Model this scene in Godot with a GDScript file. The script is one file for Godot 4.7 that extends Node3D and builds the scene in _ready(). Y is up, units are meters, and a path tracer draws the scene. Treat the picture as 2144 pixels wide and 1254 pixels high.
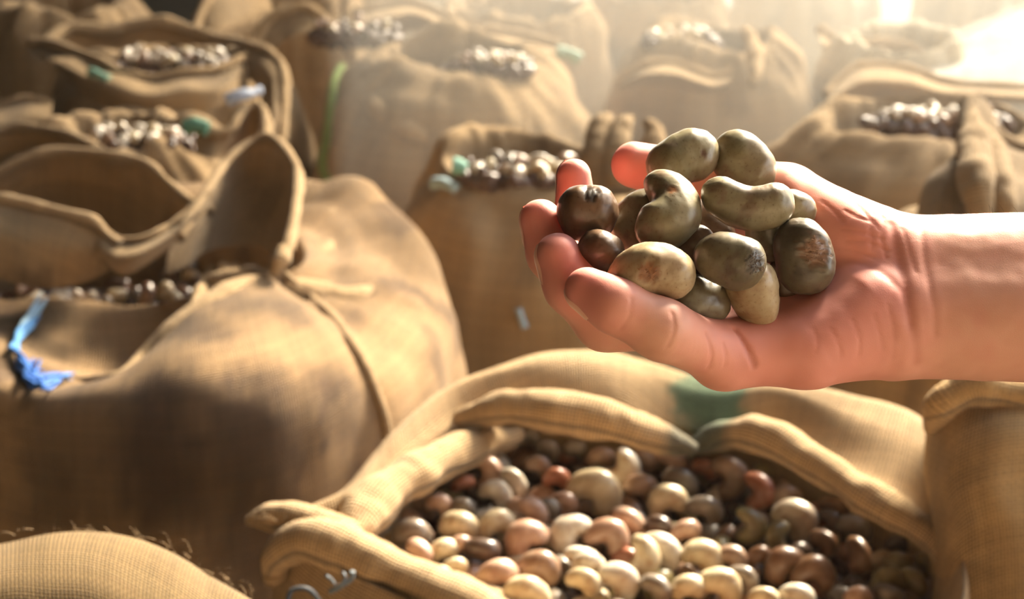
extends Node3D
# A hand holding raw cashew nuts above open jute sacks. Units are metres, y is up.

const F := 2800.0                      # focal length in pixels of a 2144 x 1254 frame
const PITCH := 23.0
const EYE := Vector3(0, 1.25, 0)
const HAND_Z := 0.46                   # distance of the hand from the camera

var cam: Camera3D
var camb: Basis
var taken := {}
var wob := FastNoiseLite.new()
var fine := FastNoiseLite.new()
var M := {}
var rng := RandomNumberGenerator.new()


func _ready():
	# ---------------------------------------------------------------- camera, sky, sun, exposure
	cam = Camera3D.new()
	cam.name = "camera"
	camb = Basis(Vector3.RIGHT, deg_to_rad(-PITCH))
	cam.transform = Transform3D(camb, EYE)
	cam.fov = rad_to_deg(2.0 * atan(627.0 / F))
	cam.near = 0.05
	cam.far = 100.0
	var lens := CameraAttributesPhysical.new()
	lens.frustum_focal_length = 12.0 * F / 627.0
	lens.frustum_focus_distance = 0.447
	lens.exposure_aperture = 14.0
	lens.frustum_near = 0.05
	lens.frustum_far = 100.0
	cam.attributes = lens
	add_child(cam)
	cam.current = true

	var env := Environment.new()
	env.background_mode = Environment.BG_SKY
	var sm := ProceduralSkyMaterial.new()
	sm.sky_top_color = Color(0.80, 0.87, 0.95)
	sm.sky_horizon_color = Color(1.0, 0.96, 0.88)
	sm.ground_horizon_color = Color(0.9, 0.82, 0.68)
	sm.ground_bottom_color = Color(0.55, 0.47, 0.36)
	sm.sky_curve = 0.2
	var sky := Sky.new()
	sky.sky_material = sm
	env.sky = sky
	env.background_energy_multiplier = 1.55
	env.tonemap_mode = Environment.TONE_MAPPER_LINEAR
	env.tonemap_exposure = 3.35
	env.volumetric_fog_enabled = true
	env.volumetric_fog_density = 0.004
	env.volumetric_fog_albedo = Color(1.0, 0.97, 0.92)
	env.volumetric_fog_anisotropy = 0.5
	env.sdfgi_enabled = true
	env.ssao_enabled = true
	env.ssil_enabled = true
	var we := WorldEnvironment.new()
	we.name = "world_environment"
	we.environment = env
	add_child(we)

	var sun := DirectionalLight3D.new()
	sun.name = "sun"
	sun.light_color = Color(1.0, 0.94, 0.83)
	sun.light_energy = 3.7
	sun.light_angular_distance = 18.0
	sun.shadow_enabled = true
	sun.sky_mode = DirectionalLight3D.SKY_MODE_LIGHT_ONLY
	add_child(sun)
	sun.look_at_from_position(Vector3(0.62, 0.74, -1.0), Vector3.ZERO)

	rng.seed = 7
	wob.seed = 3
	wob.frequency = 1.0
	wob.noise_type = FastNoiseLite.TYPE_SIMPLEX_SMOOTH
	wob.fractal_octaves = 2
	fine.seed = 11
	fine.frequency = 1.0
	fine.noise_type = FastNoiseLite.TYPE_SIMPLEX_SMOOTH
	fine.fractal_octaves = 4
	materials()
	room()
	sacks()
	hand()
	hand_nuts()
	heap_nuts()


# ==================================================================== helpers
func ray(px: float, py: float) -> Vector3:
	return camb * Vector3((px - 1072.0) / F, -(py - 627.0) / F, -1.0)

func P(px: float, py: float, depth: float) -> Vector3:      # a point at that distance along the viewing axis
	return EYE + ray(px, py) * depth

func H(px: float, py: float, h: float) -> Vector3:          # a point at height h
	var r := ray(px, py)
	return EYE + r * ((h - EYE.y) / r.y)

func HP(px: float, py: float, d: float) -> Vector3:         # near the hand: d millimetres nearer than its middle
	return P(px, py, HAND_Z - d * 0.001)

func numbered(called: String) -> String:
	if not taken.has(called):
		taken[called] = 0
		return called
	taken[called] += 1
	return "%s_%03d" % [called, taken[called]]

func tag(o: Node, label: String, category: String, group := ""):
	o.set_meta("label", label)
	o.set_meta("category", category)
	if group:
		o.set_meta("group", group)

func thing(called: String, label: String, category: String, at := Vector3.ZERO, group := "") -> Node3D:
	var o := Node3D.new()
	o.name = numbered(called)
	add_child(o, true)
	o.position = at
	tag(o, label, category, group)
	return o

func put(called: String, mesh: Mesh, mat: Material, parent: Node3D = null) -> MeshInstance3D:
	var o := MeshInstance3D.new()
	o.name = numbered(called) if parent == null else called
	o.mesh = mesh
	o.material_override = mat
	if parent == null:
		add_child(o, true)
	else:
		parent.add_child(o, true)
	return o

func struct(called: String, mesh: Mesh, mat: Material) -> MeshInstance3D:
	var o := put(called, mesh, mat)
	o.set_meta("kind", "structure")
	return o

func indexed(v: PackedVector3Array, idx: PackedInt32Array, uv: PackedVector2Array, col: PackedColorArray) -> ArrayMesh:
	var n := PackedVector3Array()
	n.resize(v.size())
	for k in range(0, idx.size(), 3):
		var a := idx[k]
		var b := idx[k + 1]
		var c := idx[k + 2]
		var f := (v[c] - v[a]).cross(v[b] - v[a])
		n[a] += f
		n[b] += f
		n[c] += f
	for k in n.size():
		n[k] = n[k].normalized() if n[k].length_squared() > 0.0 else Vector3.UP
	return packed(v, n, idx, uv, col)

func packed(v: PackedVector3Array, n: PackedVector3Array, idx: PackedInt32Array, uv: PackedVector2Array, col: PackedColorArray) -> ArrayMesh:
	var a := []
	a.resize(Mesh.ARRAY_MAX)
	a[Mesh.ARRAY_VERTEX] = v
	a[Mesh.ARRAY_NORMAL] = n
	a[Mesh.ARRAY_INDEX] = idx
	if uv.size():
		a[Mesh.ARRAY_TEX_UV] = uv
	if col.size():
		a[Mesh.ARRAY_COLOR] = col
	var m := ArrayMesh.new()
	m.add_surface_from_arrays(Mesh.PRIMITIVE_TRIANGLES, a)
	return m

func cr(a: Vector3, b: Vector3, c: Vector3, d: Vector3, t: float) -> Vector3:
	return b.cubic_interpolate(c, a, d, t)

func sample(pts: Array, t: float, closed: bool) -> Vector3:  # t from 0 to 1 along a spline
	var n := pts.size()
	if closed:
		var s := t * n
		var i := int(floor(s))
		return cr(pts[(i - 1 + n) % n], pts[i % n], pts[(i + 1) % n], pts[(i + 2) % n], s - i)
	var s2 := clampf(t, 0.0, 1.0) * (n - 1)
	var j := mini(int(floor(s2)), n - 2)
	return cr(pts[maxi(j - 1, 0)], pts[j], pts[j + 1], pts[mini(j + 2, n - 1)], s2 - j)

# A surface through rows of control points. look: base (linear colour), stains [[centre, radius, colour]], wrinkle, seed.
func loft(rows: Array, closed: bool, nu: int, nv: int, look: Dictionary) -> Array:
	var g := PackedVector3Array()
	var w := nu + 1
	var cols := []
	for i in w:
		var t := float(i % nu) / nu if closed else float(i) / nu
		var c := []
		for r in rows:
			c.append(sample(r, t, closed))
		cols.append(c)
	for j in nv + 1:
		for i in w:
			g.append(sample(cols[i], float(j) / nv, false))
	var amp: float = look.get("wrinkle", 0.004)
	var off: float = look.get("seed", 0.0) * 7.31
	var pleat: float = look.get("pleat", 0.0)
	var from: float = look.get("pleat_from", 0.45)
	var out := g.duplicate()
	for j in nv + 1:
		for i in w:
			var k := j * w + i
			var il := i - 1 if i > 0 else (nu - 1 if closed else 0)
			var ir := i + 1 if i < nu else (1 if closed else nu)
			var du := g[j * w + ir] - g[j * w + il]
			var dv := g[mini(j + 1, nv) * w + i] - g[maxi(j - 1, 0) * w + i]
			var n := du.cross(dv).normalized()
			var p := g[k] + Vector3(off, off * 0.7, -off)
			var d := amp * (wob.get_noise_3dv(p * 4.0) + 0.35 * wob.get_noise_3dv(p * 11.0))
			var rid := 1.0 - absf(wob.get_noise_3dv(p * Vector3(3.5, 4.5, 3.5) + Vector3(5, 5, 5))) * 2.2
			d += amp * 0.8 * maxf(rid, 0.0)
			if pleat > 0.0:
				var wgt := smoothstep(from - 0.2, from + 0.1, float(j) / nv)
				var a := float(i % nu) / nu * TAU
				d += pleat * wgt * wob.get_noise_3d(cos(a) * 2.0 + off, sin(a) * 2.0, float(j) / nv * 0.9) * 1.5
			out[k] = g[k] + n * d
	var uv := PackedVector2Array()
	uv.resize(out.size())
	var mid := int(nv * 0.5)
	var ulen := PackedFloat32Array([0.0])
	for i in nu:
		ulen.append(ulen[i] + g[mid * w + i].distance_to(g[mid * w + i + 1]))
	var k0 := 1.0
	if closed:
		k0 = maxf(1.0, roundf(ulen[nu] / 0.04)) * 0.04 / ulen[nu]
	for i in w:
		var l := 0.0
		for j in nv + 1:
			if j:
				l += g[j * w + i].distance_to(g[(j - 1) * w + i])
			uv[j * w + i] = Vector2(ulen[i] * k0, l)
	var col := PackedColorArray()
	var base: Color = look.get("base", Color(0.36, 0.22, 0.10))
	var stains: Array = look.get("stains", [])
	var dirt: float = look.get("dirt", 0.35)
	for p in out:
		var q := p + Vector3(off, off, off)
		var s := clampf(0.55 + 0.9 * fine.get_noise_3dv(q * 5.0), 0.0, 1.0)
		var c := base * lerpf(1.0, 0.62, s * dirt * 1.6)
		var s2 := smoothstep(0.12, 0.42, fine.get_noise_3dv(q * Vector3(9, 6, 9) + Vector3(20, 3, 1)))
		c = c.lerp(Color(0.10, 0.055, 0.035), s2 * dirt * 0.8)
		for st in stains:
			var dd: float = p.distance_to(st[0]) / st[1] + 0.35 * fine.get_noise_3dv(q * 40.0)
			c = c.lerp(st[2], (1.0 - smoothstep(0.55, 1.0, dd)) * (st[3] if st.size() > 3 else 0.85))
		c.a = 1.0
		col.append(c)
	var idx := PackedInt32Array()
	for j in nv:
		for i in nu:
			var a := j * w + i
			idx.append_array([a, a + w, a + 1, a + 1, a + w, a + w + 1])
	return [indexed(out, idx, uv, col), out, w]

# A round strand along points; radii is a number or one per point.
func tube(pts: Array, radii, sides: int, steps: int, look: Dictionary, squash := 1.0) -> ArrayMesh:
	var v := PackedVector3Array()
	var uv := PackedVector2Array()
	var col := PackedColorArray()
	var idx := PackedInt32Array()
	var base: Color = look.get("base", Color(0.36, 0.22, 0.10))
	var lump: float = look.get("lump", 0.0)
	var up := Vector3.UP
	var l := 0.0
	var last := Vector3.ZERO
	for s in steps + 1:
		var t := float(s) / steps
		var c := sample(pts, t, false)
		var tan := (sample(pts, minf(t + 0.01, 1.0), false) - sample(pts, maxf(t - 0.01, 0.0), false)).normalized()
		var e := tan.cross(up)
		e = e.normalized() if e.length() > 0.05 else tan.cross(Vector3.RIGHT).normalized()
		var f := e.cross(tan).normalized()
		var r: float
		if radii is Array:
			var x: float = t * (radii.size() - 1)
			var i0 := mini(int(x), radii.size() - 2)
			r = lerpf(radii[i0], radii[i0 + 1], smoothstep(0.0, 1.0, x - i0))
		else:
			r = radii
		if s:
			l += c.distance_to(last)
		last = c
		for k in sides + 1:
			var a := TAU * (k % sides) / sides
			var q := c + (e * cos(a) + f * sin(a) * squash) * r
			if lump > 0.0:
				q += (q - c).normalized() * lump * (wob.get_noise_3dv(c * 14.0) + 0.5 * wob.get_noise_3dv(q * 30.0))
			v.append(q)
			uv.append(Vector2(r * a, l))
			var sh := clampf(0.5 + 0.8 * fine.get_noise_3dv(q * 12.0), 0.0, 1.0)
			var cc := base * lerpf(1.05, 0.7, sh * look.get("dirt", 0.5))
			for st in look.get("stains", []):
				cc = cc.lerp(st[2], (1.0 - smoothstep(0.55, 1.0, q.distance_to(st[0]) / st[1])) * 0.85)
			cc.a = 1.0
			col.append(cc)
	for s in steps:
		for k in sides:
			var a := s * (sides + 1) + k
			var b := a + sides + 1
			idx.append_array([a, a + 1, b, a + 1, b + 1, b])
	for end in 2:                                            # caps
		var ring := 0 if end == 0 else steps * (sides + 1)
		v.append(sample(pts, float(end), false))
		uv.append(Vector2.ZERO)
		col.append(col[ring])
		for k in sides:
			if end == 0:
				idx.append_array([v.size() - 1, ring + k + 1, ring + k])
			else:
				idx.append_array([v.size() - 1, ring + k, ring + k + 1])
	return indexed(v, idx, uv, col)


# ==================================================================== materials
func weave(tile: int, threads: int, seedn: int) -> Array:
	var h := Image.create(tile, tile, false, Image.FORMAT_RGBA8)
	var c := Image.create(tile, tile, true, Image.FORMAT_RGBA8)
	var r := RandomNumberGenerator.new()
	r.seed = seedn
	var tu := []
	var tv := []
	for k in threads:
		tu.append([r.randf_range(0.9, 1.0), r.randf_range(0.34, 0.5)])
		tv.append([r.randf_range(0.9, 1.0), r.randf_range(0.34, 0.5)])
	for y in tile:
		for x in tile:
			var fx := float(x) / tile * threads
			var fy := float(y) / tile * threads
			var ix := int(fx)
			var iy := int(fy)
			var du: float = absf(fx - ix - 0.5) / tu[ix][1]
			var dv: float = absf(fy - iy - 0.5) / tv[iy][1]
			var hu := sqrt(maxf(0.0, 1.0 - du * du))
			var hv := sqrt(maxf(0.0, 1.0 - dv * dv))
			var over := (ix + iy) % 2 == 0
			var bu := 0.5 + 0.5 * cos((fy - iy - 0.5) * PI)
			var bv := 0.5 + 0.5 * cos((fx - ix - 0.5) * PI)
			var a: float = hu * (0.55 + (0.45 if over else -0.35) * bu)
			var b: float = hv * (0.55 + (-0.35 if over else 0.45) * bv)
			var ht := maxf(a, b)
			var tone: float = (tu[ix][0] if a > b else tv[iy][0])
			var g := clampf((0.40 + 0.60 * ht) * tone * r.randf_range(0.88, 1.08) * 1.12, 0.0, 1.0)
			h.set_pixel(x, y, Color(ht, ht, ht))
			c.set_pixel(x, y, Color(g, g * 0.985, g * 0.95))
	return [ImageTexture.create_from_image(c), ImageTexture.create_from_image(h)]

func materials():
	var tex := weave(256, 16, 5)
	var b := StandardMaterial3D.new()
	b.resource_name = "jute"
	b.vertex_color_use_as_albedo = true
	b.albedo_texture = tex[0]
	b.heightmap_enabled = true
	b.heightmap_texture = tex[1]
	b.heightmap_scale = 0.14
	b.roughness = 0.95
	b.metallic_specular = 0.2
	b.rim_enabled = true
	b.rim = 0.35
	b.rim_tint = 0.6
	b.uv1_scale = Vector3(25, 25, 1)
	b.backlight_enabled = true
	b.backlight = Color(0.18, 0.14, 0.085)
	M.jute = b
	var c: StandardMaterial3D = b.duplicate()
	c.resource_name = "coarse jute"
	c.uv1_scale = Vector3(30, 30, 1)
	c.heightmap_scale = 0.16
	M.coarse = c

	var nt := NoiseTexture2D.new()
	nt.width = 512
	nt.height = 512
	nt.seamless = true
	var nn := FastNoiseLite.new()
	nn.frequency = 0.03
	nn.fractal_octaves = 4
	nn.seed = 2
	nt.noise = nn
	var ramp := Gradient.new()
	ramp.offsets = PackedFloat32Array([0.0, 0.16, 0.25, 0.5, 1.0])
	ramp.colors = PackedColorArray([Color(0.62, 0.52, 0.44), Color(0.86, 0.80, 0.73), Color(0.96, 0.94, 0.91), Color(0.99, 0.98, 0.97), Color(1, 1, 1)])
	nt.color_ramp = ramp
	M.speckle = nt
	var shell := StandardMaterial3D.new()
	shell.resource_name = "nut shell"
	shell.vertex_color_use_as_albedo = true
	shell.albedo_texture = nt
	shell.uv1_triplanar = true
	shell.uv1_scale = Vector3(34, 34, 34)
	shell.heightmap_enabled = true
	shell.heightmap_texture = nt
	shell.heightmap_scale = 0.01
	shell.clearcoat_enabled = true
	shell.clearcoat = 0.25
	shell.clearcoat_roughness = 0.3
	shell.roughness = 0.36
	shell.metallic_specular = 0.45
	M.shell = shell

	var sk := StandardMaterial3D.new()
	sk.resource_name = "skin"
	sk.vertex_color_use_as_albedo = true
	var pn := NoiseTexture2D.new()
	pn.width = 512
	pn.height = 512
	pn.seamless = true
	var pf := FastNoiseLite.new()
	pf.noise_type = FastNoiseLite.TYPE_CELLULAR
	pf.cellular_return_type = FastNoiseLite.RETURN_DISTANCE2_SUB
	pf.frequency = 0.09
	pf.seed = 4
	pn.noise = pf
	sk.heightmap_enabled = true
	sk.heightmap_texture = pn
	sk.heightmap_scale = 0.0035
	sk.uv1_triplanar = true
	sk.uv1_scale = Vector3(34, 34, 34)
	sk.roughness = 0.5
	sk.metallic_specular = 0.4
	sk.subsurf_scatter_enabled = true
	sk.subsurf_scatter_strength = 0.05
	M.skin = sk
	var na := StandardMaterial3D.new()
	na.resource_name = "nail"
	na.albedo_color = Color(0.97, 0.74, 0.65)
	na.roughness = 0.3
	M.nail = na
	M.hair = plain(Color(0.16, 0.10, 0.06), 0.6)
	M.tint = plain(Color.WHITE, 0.7)
	M.tint.vertex_color_use_as_albedo = true
	M.floor = plain(Color(0.30, 0.27, 0.23), 0.9)
	M.floor.albedo_texture = nt
	M.floor.uv1_triplanar = true
	M.floor.uv1_scale = Vector3(0.7, 0.7, 0.7)
	M.wall = plain(Color(0.66, 0.60, 0.52), 0.9)
	M.wall.albedo_texture = nt
	M.wall.uv1_triplanar = true
	M.wall.uv1_scale = Vector3(0.5, 0.5, 0.5)
	M.dark_wall = plain(Color(0.17, 0.16, 0.15), 0.9)
	M.blue = plain(Color(0.10, 0.36, 0.80), 0.5)
	M.pale_blue = plain(Color(0.55, 0.74, 0.88), 0.5)
	M.grey_twine = plain(Color(0.40, 0.45, 0.50), 0.6)
	M.green = plain(Color(0.40, 0.55, 0.28), 0.9)

func plain(c: Color, rough: float) -> StandardMaterial3D:
	var m := StandardMaterial3D.new()
	m.albedo_color = c
	m.roughness = rough
	return m

func box(a: Vector3, b: Vector3) -> ArrayMesh:
	var bm := BoxMesh.new()
	bm.size = (b - a).abs()
	var st := SurfaceTool.new()
	st.append_from(bm, 0, Transform3D(Basis(), (a + b) / 2.0))
	return st.commit()


# ==================================================================== the setting
func room():
	struct("floor", box(Vector3(-4, -0.2, -12), Vector3(8, 0, 3)), M.floor)
	struct("wall_left", box(Vector3(-3.4, 0, -9.2), Vector3(-3.2, 3.4, 3)), M.dark_wall)
	struct("wall_back", box(Vector3(-3.4, 0, -3.6), Vector3(-0.72, 3.4, -3.4)), M.dark_wall)
	struct("wall_front", box(Vector3(-3.4, 0, 2.6), Vector3(5, 3.4, 2.8)), M.wall)
	struct("ceiling", box(Vector3(-3.6, 3.4, -9.6), Vector3(0.9, 3.55, 3)), M.dark_wall)
	struct("added_shade_wall", box(Vector3(0.75, 2.55, -9.6), Vector3(0.9, 3.4, -1.6)), M.dark_wall)  # unseen hanging wall, added to keep sun off the left rear sacks
	struct("added_roof_slab", box(Vector3(0.9, 3.4, -0.95), Vector3(5.2, 3.55, 3)), M.wall)  # unseen slab added overhead, its edge set to hold back sky fill


	var dust := FogVolume.new()
	dust.name = "dusty_haze"
	dust.size = Vector3(4.8, 1.5, 4.5)
	dust.position = Vector3(2.15, 1.1, -4.0)
	var fm := FogMaterial.new()
	fm.density = 0.42
	fm.albedo = Color(1.0, 0.98, 0.94)
	dust.material = fm
	dust.set_meta("kind", "stuff")
	tag(dust, "bright dusty haze hanging over the sunlit rear sacks", "haze")
	add_child(dust)


# ==================================================================== sacks
func arr(x, n: int) -> Array:
	if x is Array:
		return x
	var a := []
	for k in n:
		a.append(x)
	return a

# Twelve angles, clockwise seen from above, starting at the left (-x): W, WNW, NNW, N(back), NNE, ENE, E, ESE, SSE, S(front), SSW, WSW
func sack_rows(c: Vector3, R: float, Rz: float, top: float, belly, rim, rimh, nuth: float) -> Array:
	var n := 12
	var be := arr(belly, n)
	var ri := arr(rim, n)
	var rh := arr(rimh, n)
	var rows := []
	for k in 9:
		var row := []
		for i in n:
			var a := PI - TAU * i / n
			var dir := Vector3(cos(a), 0, -sin(a) * Rz / R)
			var b: float = R * be[i]
			var rr: float = ri[i]
			var hh: float = rh[i]
			var r: float
			var h: float
			match k:
				0: r = 0.82 * R; h = 0.0
				1: r = 0.98 * b; h = 0.10 * top
				2: r = 1.06 * b; h = 0.40 * top
				3: r = 1.04 * b; h = 0.70 * top
				4: r = lerpf(b, rr, 0.22); h = lerpf(0.88 * top, hh, 0.25)
				5: r = lerpf(b, rr, 0.66); h = lerpf(0.98 * top, hh, 0.5)
				6: r = rr; h = hh
				7: r = rr - 0.022; h = hh - 0.02
				8: r = rr - 0.03; h = nuth - 0.06
			row.append(Vector3(c.x, 0, c.z) + dir * r + Vector3(0, h, 0))
		rows.append(row)
	return rows

var jute_base := Color(0.635, 0.44, 0.25)

func sack(label: String, c: Vector3, R: float, Rz: float, top: float, opt := {}) -> Array:
	var t := thing("jute_sack", label, "sack", Vector3.ZERO, opt.get("group", ""))
	var rows := sack_rows(c, R, Rz, top, opt.get("belly", 1.0), opt.get("rim", R * 0.66), opt.get("rimh", top + 0.01), opt.get("nuth", top - 0.05))
	var look := {"base": opt.get("base", jute_base), "seed": opt.get("seed", 1.0), "wrinkle": opt.get("wrinkle", 0.012), "pleat": opt.get("pleat", 0.016), "stains": opt.get("stains", []), "dirt": opt.get("dirt", 0.35)}
	var l := loft(rows, true, opt.get("nu", 144), opt.get("nv", 56), look)
	put("body", l[0], opt.get("mat", M.jute), t)
	return [t, l]

func cloth(t: Node3D, called: String, rows: Array, opt := {}):
	var look := {"base": opt.get("base", jute_base), "seed": opt.get("seed", 2.0), "wrinkle": opt.get("wrinkle", 0.004), "stains": opt.get("stains", []), "dirt": opt.get("dirt", 0.35)}
	var l := loft(rows, false, opt.get("nu", 60), opt.get("nv", 24), look)
	var sheet := put(called, l[0], M.jute, t)
	var hem: float = opt.get("hem", 0.005)
	if hem > 0.0:
		put("hem", tube(rows[0], hem, 8, opt.get("nu", 60), {"base": look.base, "lump": 0.003}), M.jute, sheet)

func pxs(list: Array, depth_or_h: bool) -> Array:            # [x, y, d] -> points; true: d is a height
	var o := []
	for e in list:
		o.append(H(e[0], e[1], e[2]) if depth_or_h else P(e[0], e[1], e[2]))
	return o

func surf(l: Array, px: float, py: float, out := 0.002) -> Vector3:   # the nearest point of a surface seen at that pixel, a little outside it
	var best := 1e9
	var at := Vector3.ZERO
	for p in l[1]:
		var q: Vector3 = camb.inverse() * (p - EYE)
		if q.z > -0.05:
			continue
		var e := Vector2(q.x / -q.z * F + 1072.0 - px, -q.y / -q.z * F + 627.0 - py).length()
		var score := maxf(e - 9.0, 0.0) * 0.02 - q.z
		if score < best:
			best = score
			at = p
	return at + (EYE - at).normalized() * out + Vector3(0, out, 0)

func on_surf(l: Array, list: Array, out := 0.002) -> Array:
	var o := []
	for e in list:
		o.append(surf(l, e[0], e[1], out))
	return o

func roll(t: Node3D, called: String, pts: Array, radii: Array, opt := {}):
	var look := {"base": opt.get("base", jute_base), "lump": opt.get("lump", 0.005), "dirt": opt.get("dirt", 0.3), "stains": opt.get("stains", [])}
	put(called, tube(pts, radii, opt.get("sides", 28), opt.get("steps", 90), look, opt.get("squash", 1.0)), M.jute, t)

func sacks():
	front_sack()
	big_sack()
	shady_sacks()
	middle_sacks()
	sunlit_sacks()
	near_sacks()

# A filled sack from its shoulder ring: below it scaled copies at the given heights, above it the rings of its mouth, then the inside.
func poured(shoulder: Array, mouth: Array, below: Array, inside: float, look: Dictionary, nu: int, nv: int) -> Array:
	var oc := Vector3.ZERO
	for p in shoulder:
		oc += p / shoulder.size()
	var rows := []
	for s in below:
		var r := []
		for p in shoulder:
			r.append(Vector3(oc.x + (p.x - oc.x) * s[0], s[1], oc.z + (p.z - oc.z) * s[0]))
		rows.append(r)
	rows.append(shoulder)
	rows.append_array(mouth)
	var rB := []
	for p in mouth[-1]:
		rB.append(Vector3(p.x, inside, p.z))
	rows.append(rB)
	return loft(rows, true, nu, nv, look)

func big_sack():
	var S := [[-330, 640, 1.32], [-300, 520, 1.45], [-120, 430, 1.58], [100, 395, 1.65], [300, 385, 1.68], [480, 380, 1.68], [640, 378, 1.64], [790, 402, 1.56], [905, 490, 1.48], [955, 640, 1.42], [880, 780, 1.28], [660, 840, 1.15], [440, 860, 1.09], [200, 880, 1.08], [-20, 870, 1.10], [-240, 780, 1.2]]
	var T := [[-200, 640, 1.33], [-180, 560, 1.42], [-60, 500, 1.5], [100, 470, 1.53], [280, 450, 1.55], [450, 440, 1.56], [600, 420, 1.55], [700, 440, 1.5], [760, 500, 1.43], [760, 590, 1.36], [680, 630, 1.30], [560, 578, 1.26], [410, 630, 1.205], [255, 765, 1.15], [60, 770, 1.16], [-120, 700, 1.25]]
	var R := [[-150, 630, 1.36], [-120, 570, 1.42], [0, 530, 1.48], [120, 510, 1.5], [280, 500, 1.51], [430, 490, 1.5], [550, 490, 1.47], [610, 510, 1.42], [630, 540, 1.36], [600, 560, 1.31], [560, 565, 1.29], [500, 560, 1.285], [380, 605, 1.29], [260, 640, 1.32], [80, 610, 1.37], [-60, 620, 1.38]]
	var V := []
	for k in 16:
		var low: float = [0.0, 0.0, 0.0, 0.0, 0.0, 0.0, 0.0, 0.0, 0.005, 0.01, 0.015, 0.02, 0.035, 0.03, 0.02, 0.005][k]
		V.append((P(T[k][0], T[k][1], T[k][2]) + P(R[k][0], R[k][1], R[k][2])) / 2.0 - Vector3(0, low, 0))
	var grime_and_shade := Color(0.085, 0.052, 0.038)  # upper spots are real stains; the low ones paint shade onto the belly
	var l := poured(pxs(S, false), [pxs(T, false), V, pxs(R, false)], [[0.72, 0.0], [0.86, 0.07], [0.97, 0.28], [1.05, 0.52]], 0.66, {"base": jute_base * Color(0.95, 0.88, 0.82), "seed": 1.0, "wrinkle": 0.010, "dirt": 0.75, "stains": [[P(425, 720, 1.16), 0.035, grime_and_shade, 0.6], [P(490, 650, 1.2), 0.03, grime_and_shade, 0.5], [P(590, 670, 1.22), 0.035, grime_and_shade, 0.6], [P(700, 860, 1.18), 0.05, grime_and_shade, 0.5], [P(560, 900, 1.12), 0.07, grime_and_shade, 0.6], [P(420, 960, 1.1), 0.09, grime_and_shade, 0.6], [P(180, 960, 1.08), 0.10, grime_and_shade, 0.6], [P(900, 700, 1.34), 0.02, grime_and_shade, 0.4]]}, 220, 100)
	var r := [thing("jute_sack", "big bulging jute sack with a brown stained belly and a tuft of blue twine", "sack"), l]
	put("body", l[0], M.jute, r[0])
	var t: Node3D = r[0]
	cloth(t, "collar", [
		pxs([[-90, 410, 1.52], [0, 358, 1.52], [72, 325, 1.52], [143, 316, 1.52], [240, 328, 1.5], [310, 345, 1.48], [383, 411, 1.45], [440, 440, 1.42]], false),
		pxs([[-90, 460, 1.55], [0, 410, 1.55], [72, 385, 1.56], [143, 380, 1.56], [240, 390, 1.54], [310, 400, 1.5], [383, 440, 1.46], [440, 460, 1.43]], false),
		pxs([[-90, 560, 1.5], [0, 540, 1.5], [72, 530, 1.5], [143, 525, 1.5], [240, 520, 1.5], [310, 510, 1.48], [383, 500, 1.46], [440, 500, 1.44]], false)], {"hem": 0.006})
	cloth(t, "flap", [
		pxs([[-90, 405, 1.38], [0, 416, 1.38], [95, 435, 1.37], [190, 460, 1.36], [228, 495, 1.35], [255, 512, 1.34]], false),
		pxs([[-90, 480, 1.35], [0, 490, 1.35], [80, 510, 1.35], [150, 520, 1.35], [200, 530, 1.345], [238, 540, 1.335]], false),
		pxs([[-90, 570, 1.36], [0, 585, 1.36], [70, 605, 1.36], [140, 600, 1.36], [190, 585, 1.35], [225, 565, 1.335]], false)], {"hem": 0.006, "dirt": 0.7})
	cloth(t, "fold", [
		pxs([[215, 470, 1.36], [250, 498, 1.35], [300, 500, 1.34], [350, 475, 1.35], [400, 432, 1.37], [440, 400, 1.39]], false),
		pxs([[205, 520, 1.34], [240, 535, 1.32], [290, 530, 1.31], [340, 505, 1.32], [395, 460, 1.34], [440, 420, 1.37]], false),
		pxs([[215, 545, 1.35], [238, 570, 1.33], [270, 577, 1.325], [316, 555, 1.33], [380, 500, 1.34], [430, 440, 1.36]], false)], {"hem": 0.003})
	cloth(t, "collar", [
		pxs([[373, 497, 1.34], [421, 421, 1.38], [470, 345, 1.45], [520, 300, 1.48], [565, 287, 1.48], [605, 325, 1.44], [624, 364, 1.40], [620, 430, 1.33], [603, 526, 1.27]], false),
		pxs([[360, 530, 1.36], [425, 470, 1.40], [470, 410, 1.46], [510, 380, 1.49], [550, 375, 1.49], [585, 390, 1.46], [600, 410, 1.42], [600, 460, 1.35], [595, 530, 1.28]], false),
		pxs([[350, 575, 1.36], [410, 545, 1.38], [450, 520, 1.42], [490, 510, 1.44], [520, 510, 1.44], [545, 515, 1.42], [560, 525, 1.38], [575, 535, 1.33], [590, 550, 1.28]], false)], {"hem": 0.006})
	roll(t, "knot", pxs([[575, 575, 1.26], [588, 545, 1.26], [600, 520, 1.27]], false), [0.009, 0.012, 0.006], {"sides": 16, "steps": 24})
	roll(t, "seam", on_surf(r[1], [[600, 570], [650, 615], [700, 660], [740, 730], [775, 800], [798, 870], [808, 935]], 0.001), [0.004, 0.005, 0.005, 0.005], {"lump": 0.002, "sides": 8, "base": jute_base * 0.8})
	roll(t, "fold", on_surf(r[1], [[600, 585], [660, 605], [730, 612], [800, 590]], -0.004), [0.006, 0.016, 0.014, 0.004], {"lump": 0.003, "sides": 16})
	roll(t, "fold", on_surf(r[1], [[560, 577], [500, 588], [430, 626], [370, 672], [300, 735], [235, 770], [150, 778]], -0.004), [0.006, 0.010, 0.010, 0.010, 0.008, 0.003], {"lump": 0.003, "sides": 16})
	roll(t, "fold", on_surf(r[1], [[540, 562], [470, 580], [420, 612], [385, 650]], -0.003), [0.004, 0.008, 0.008, 0.003], {"lump": 0.003, "sides": 14})
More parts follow.
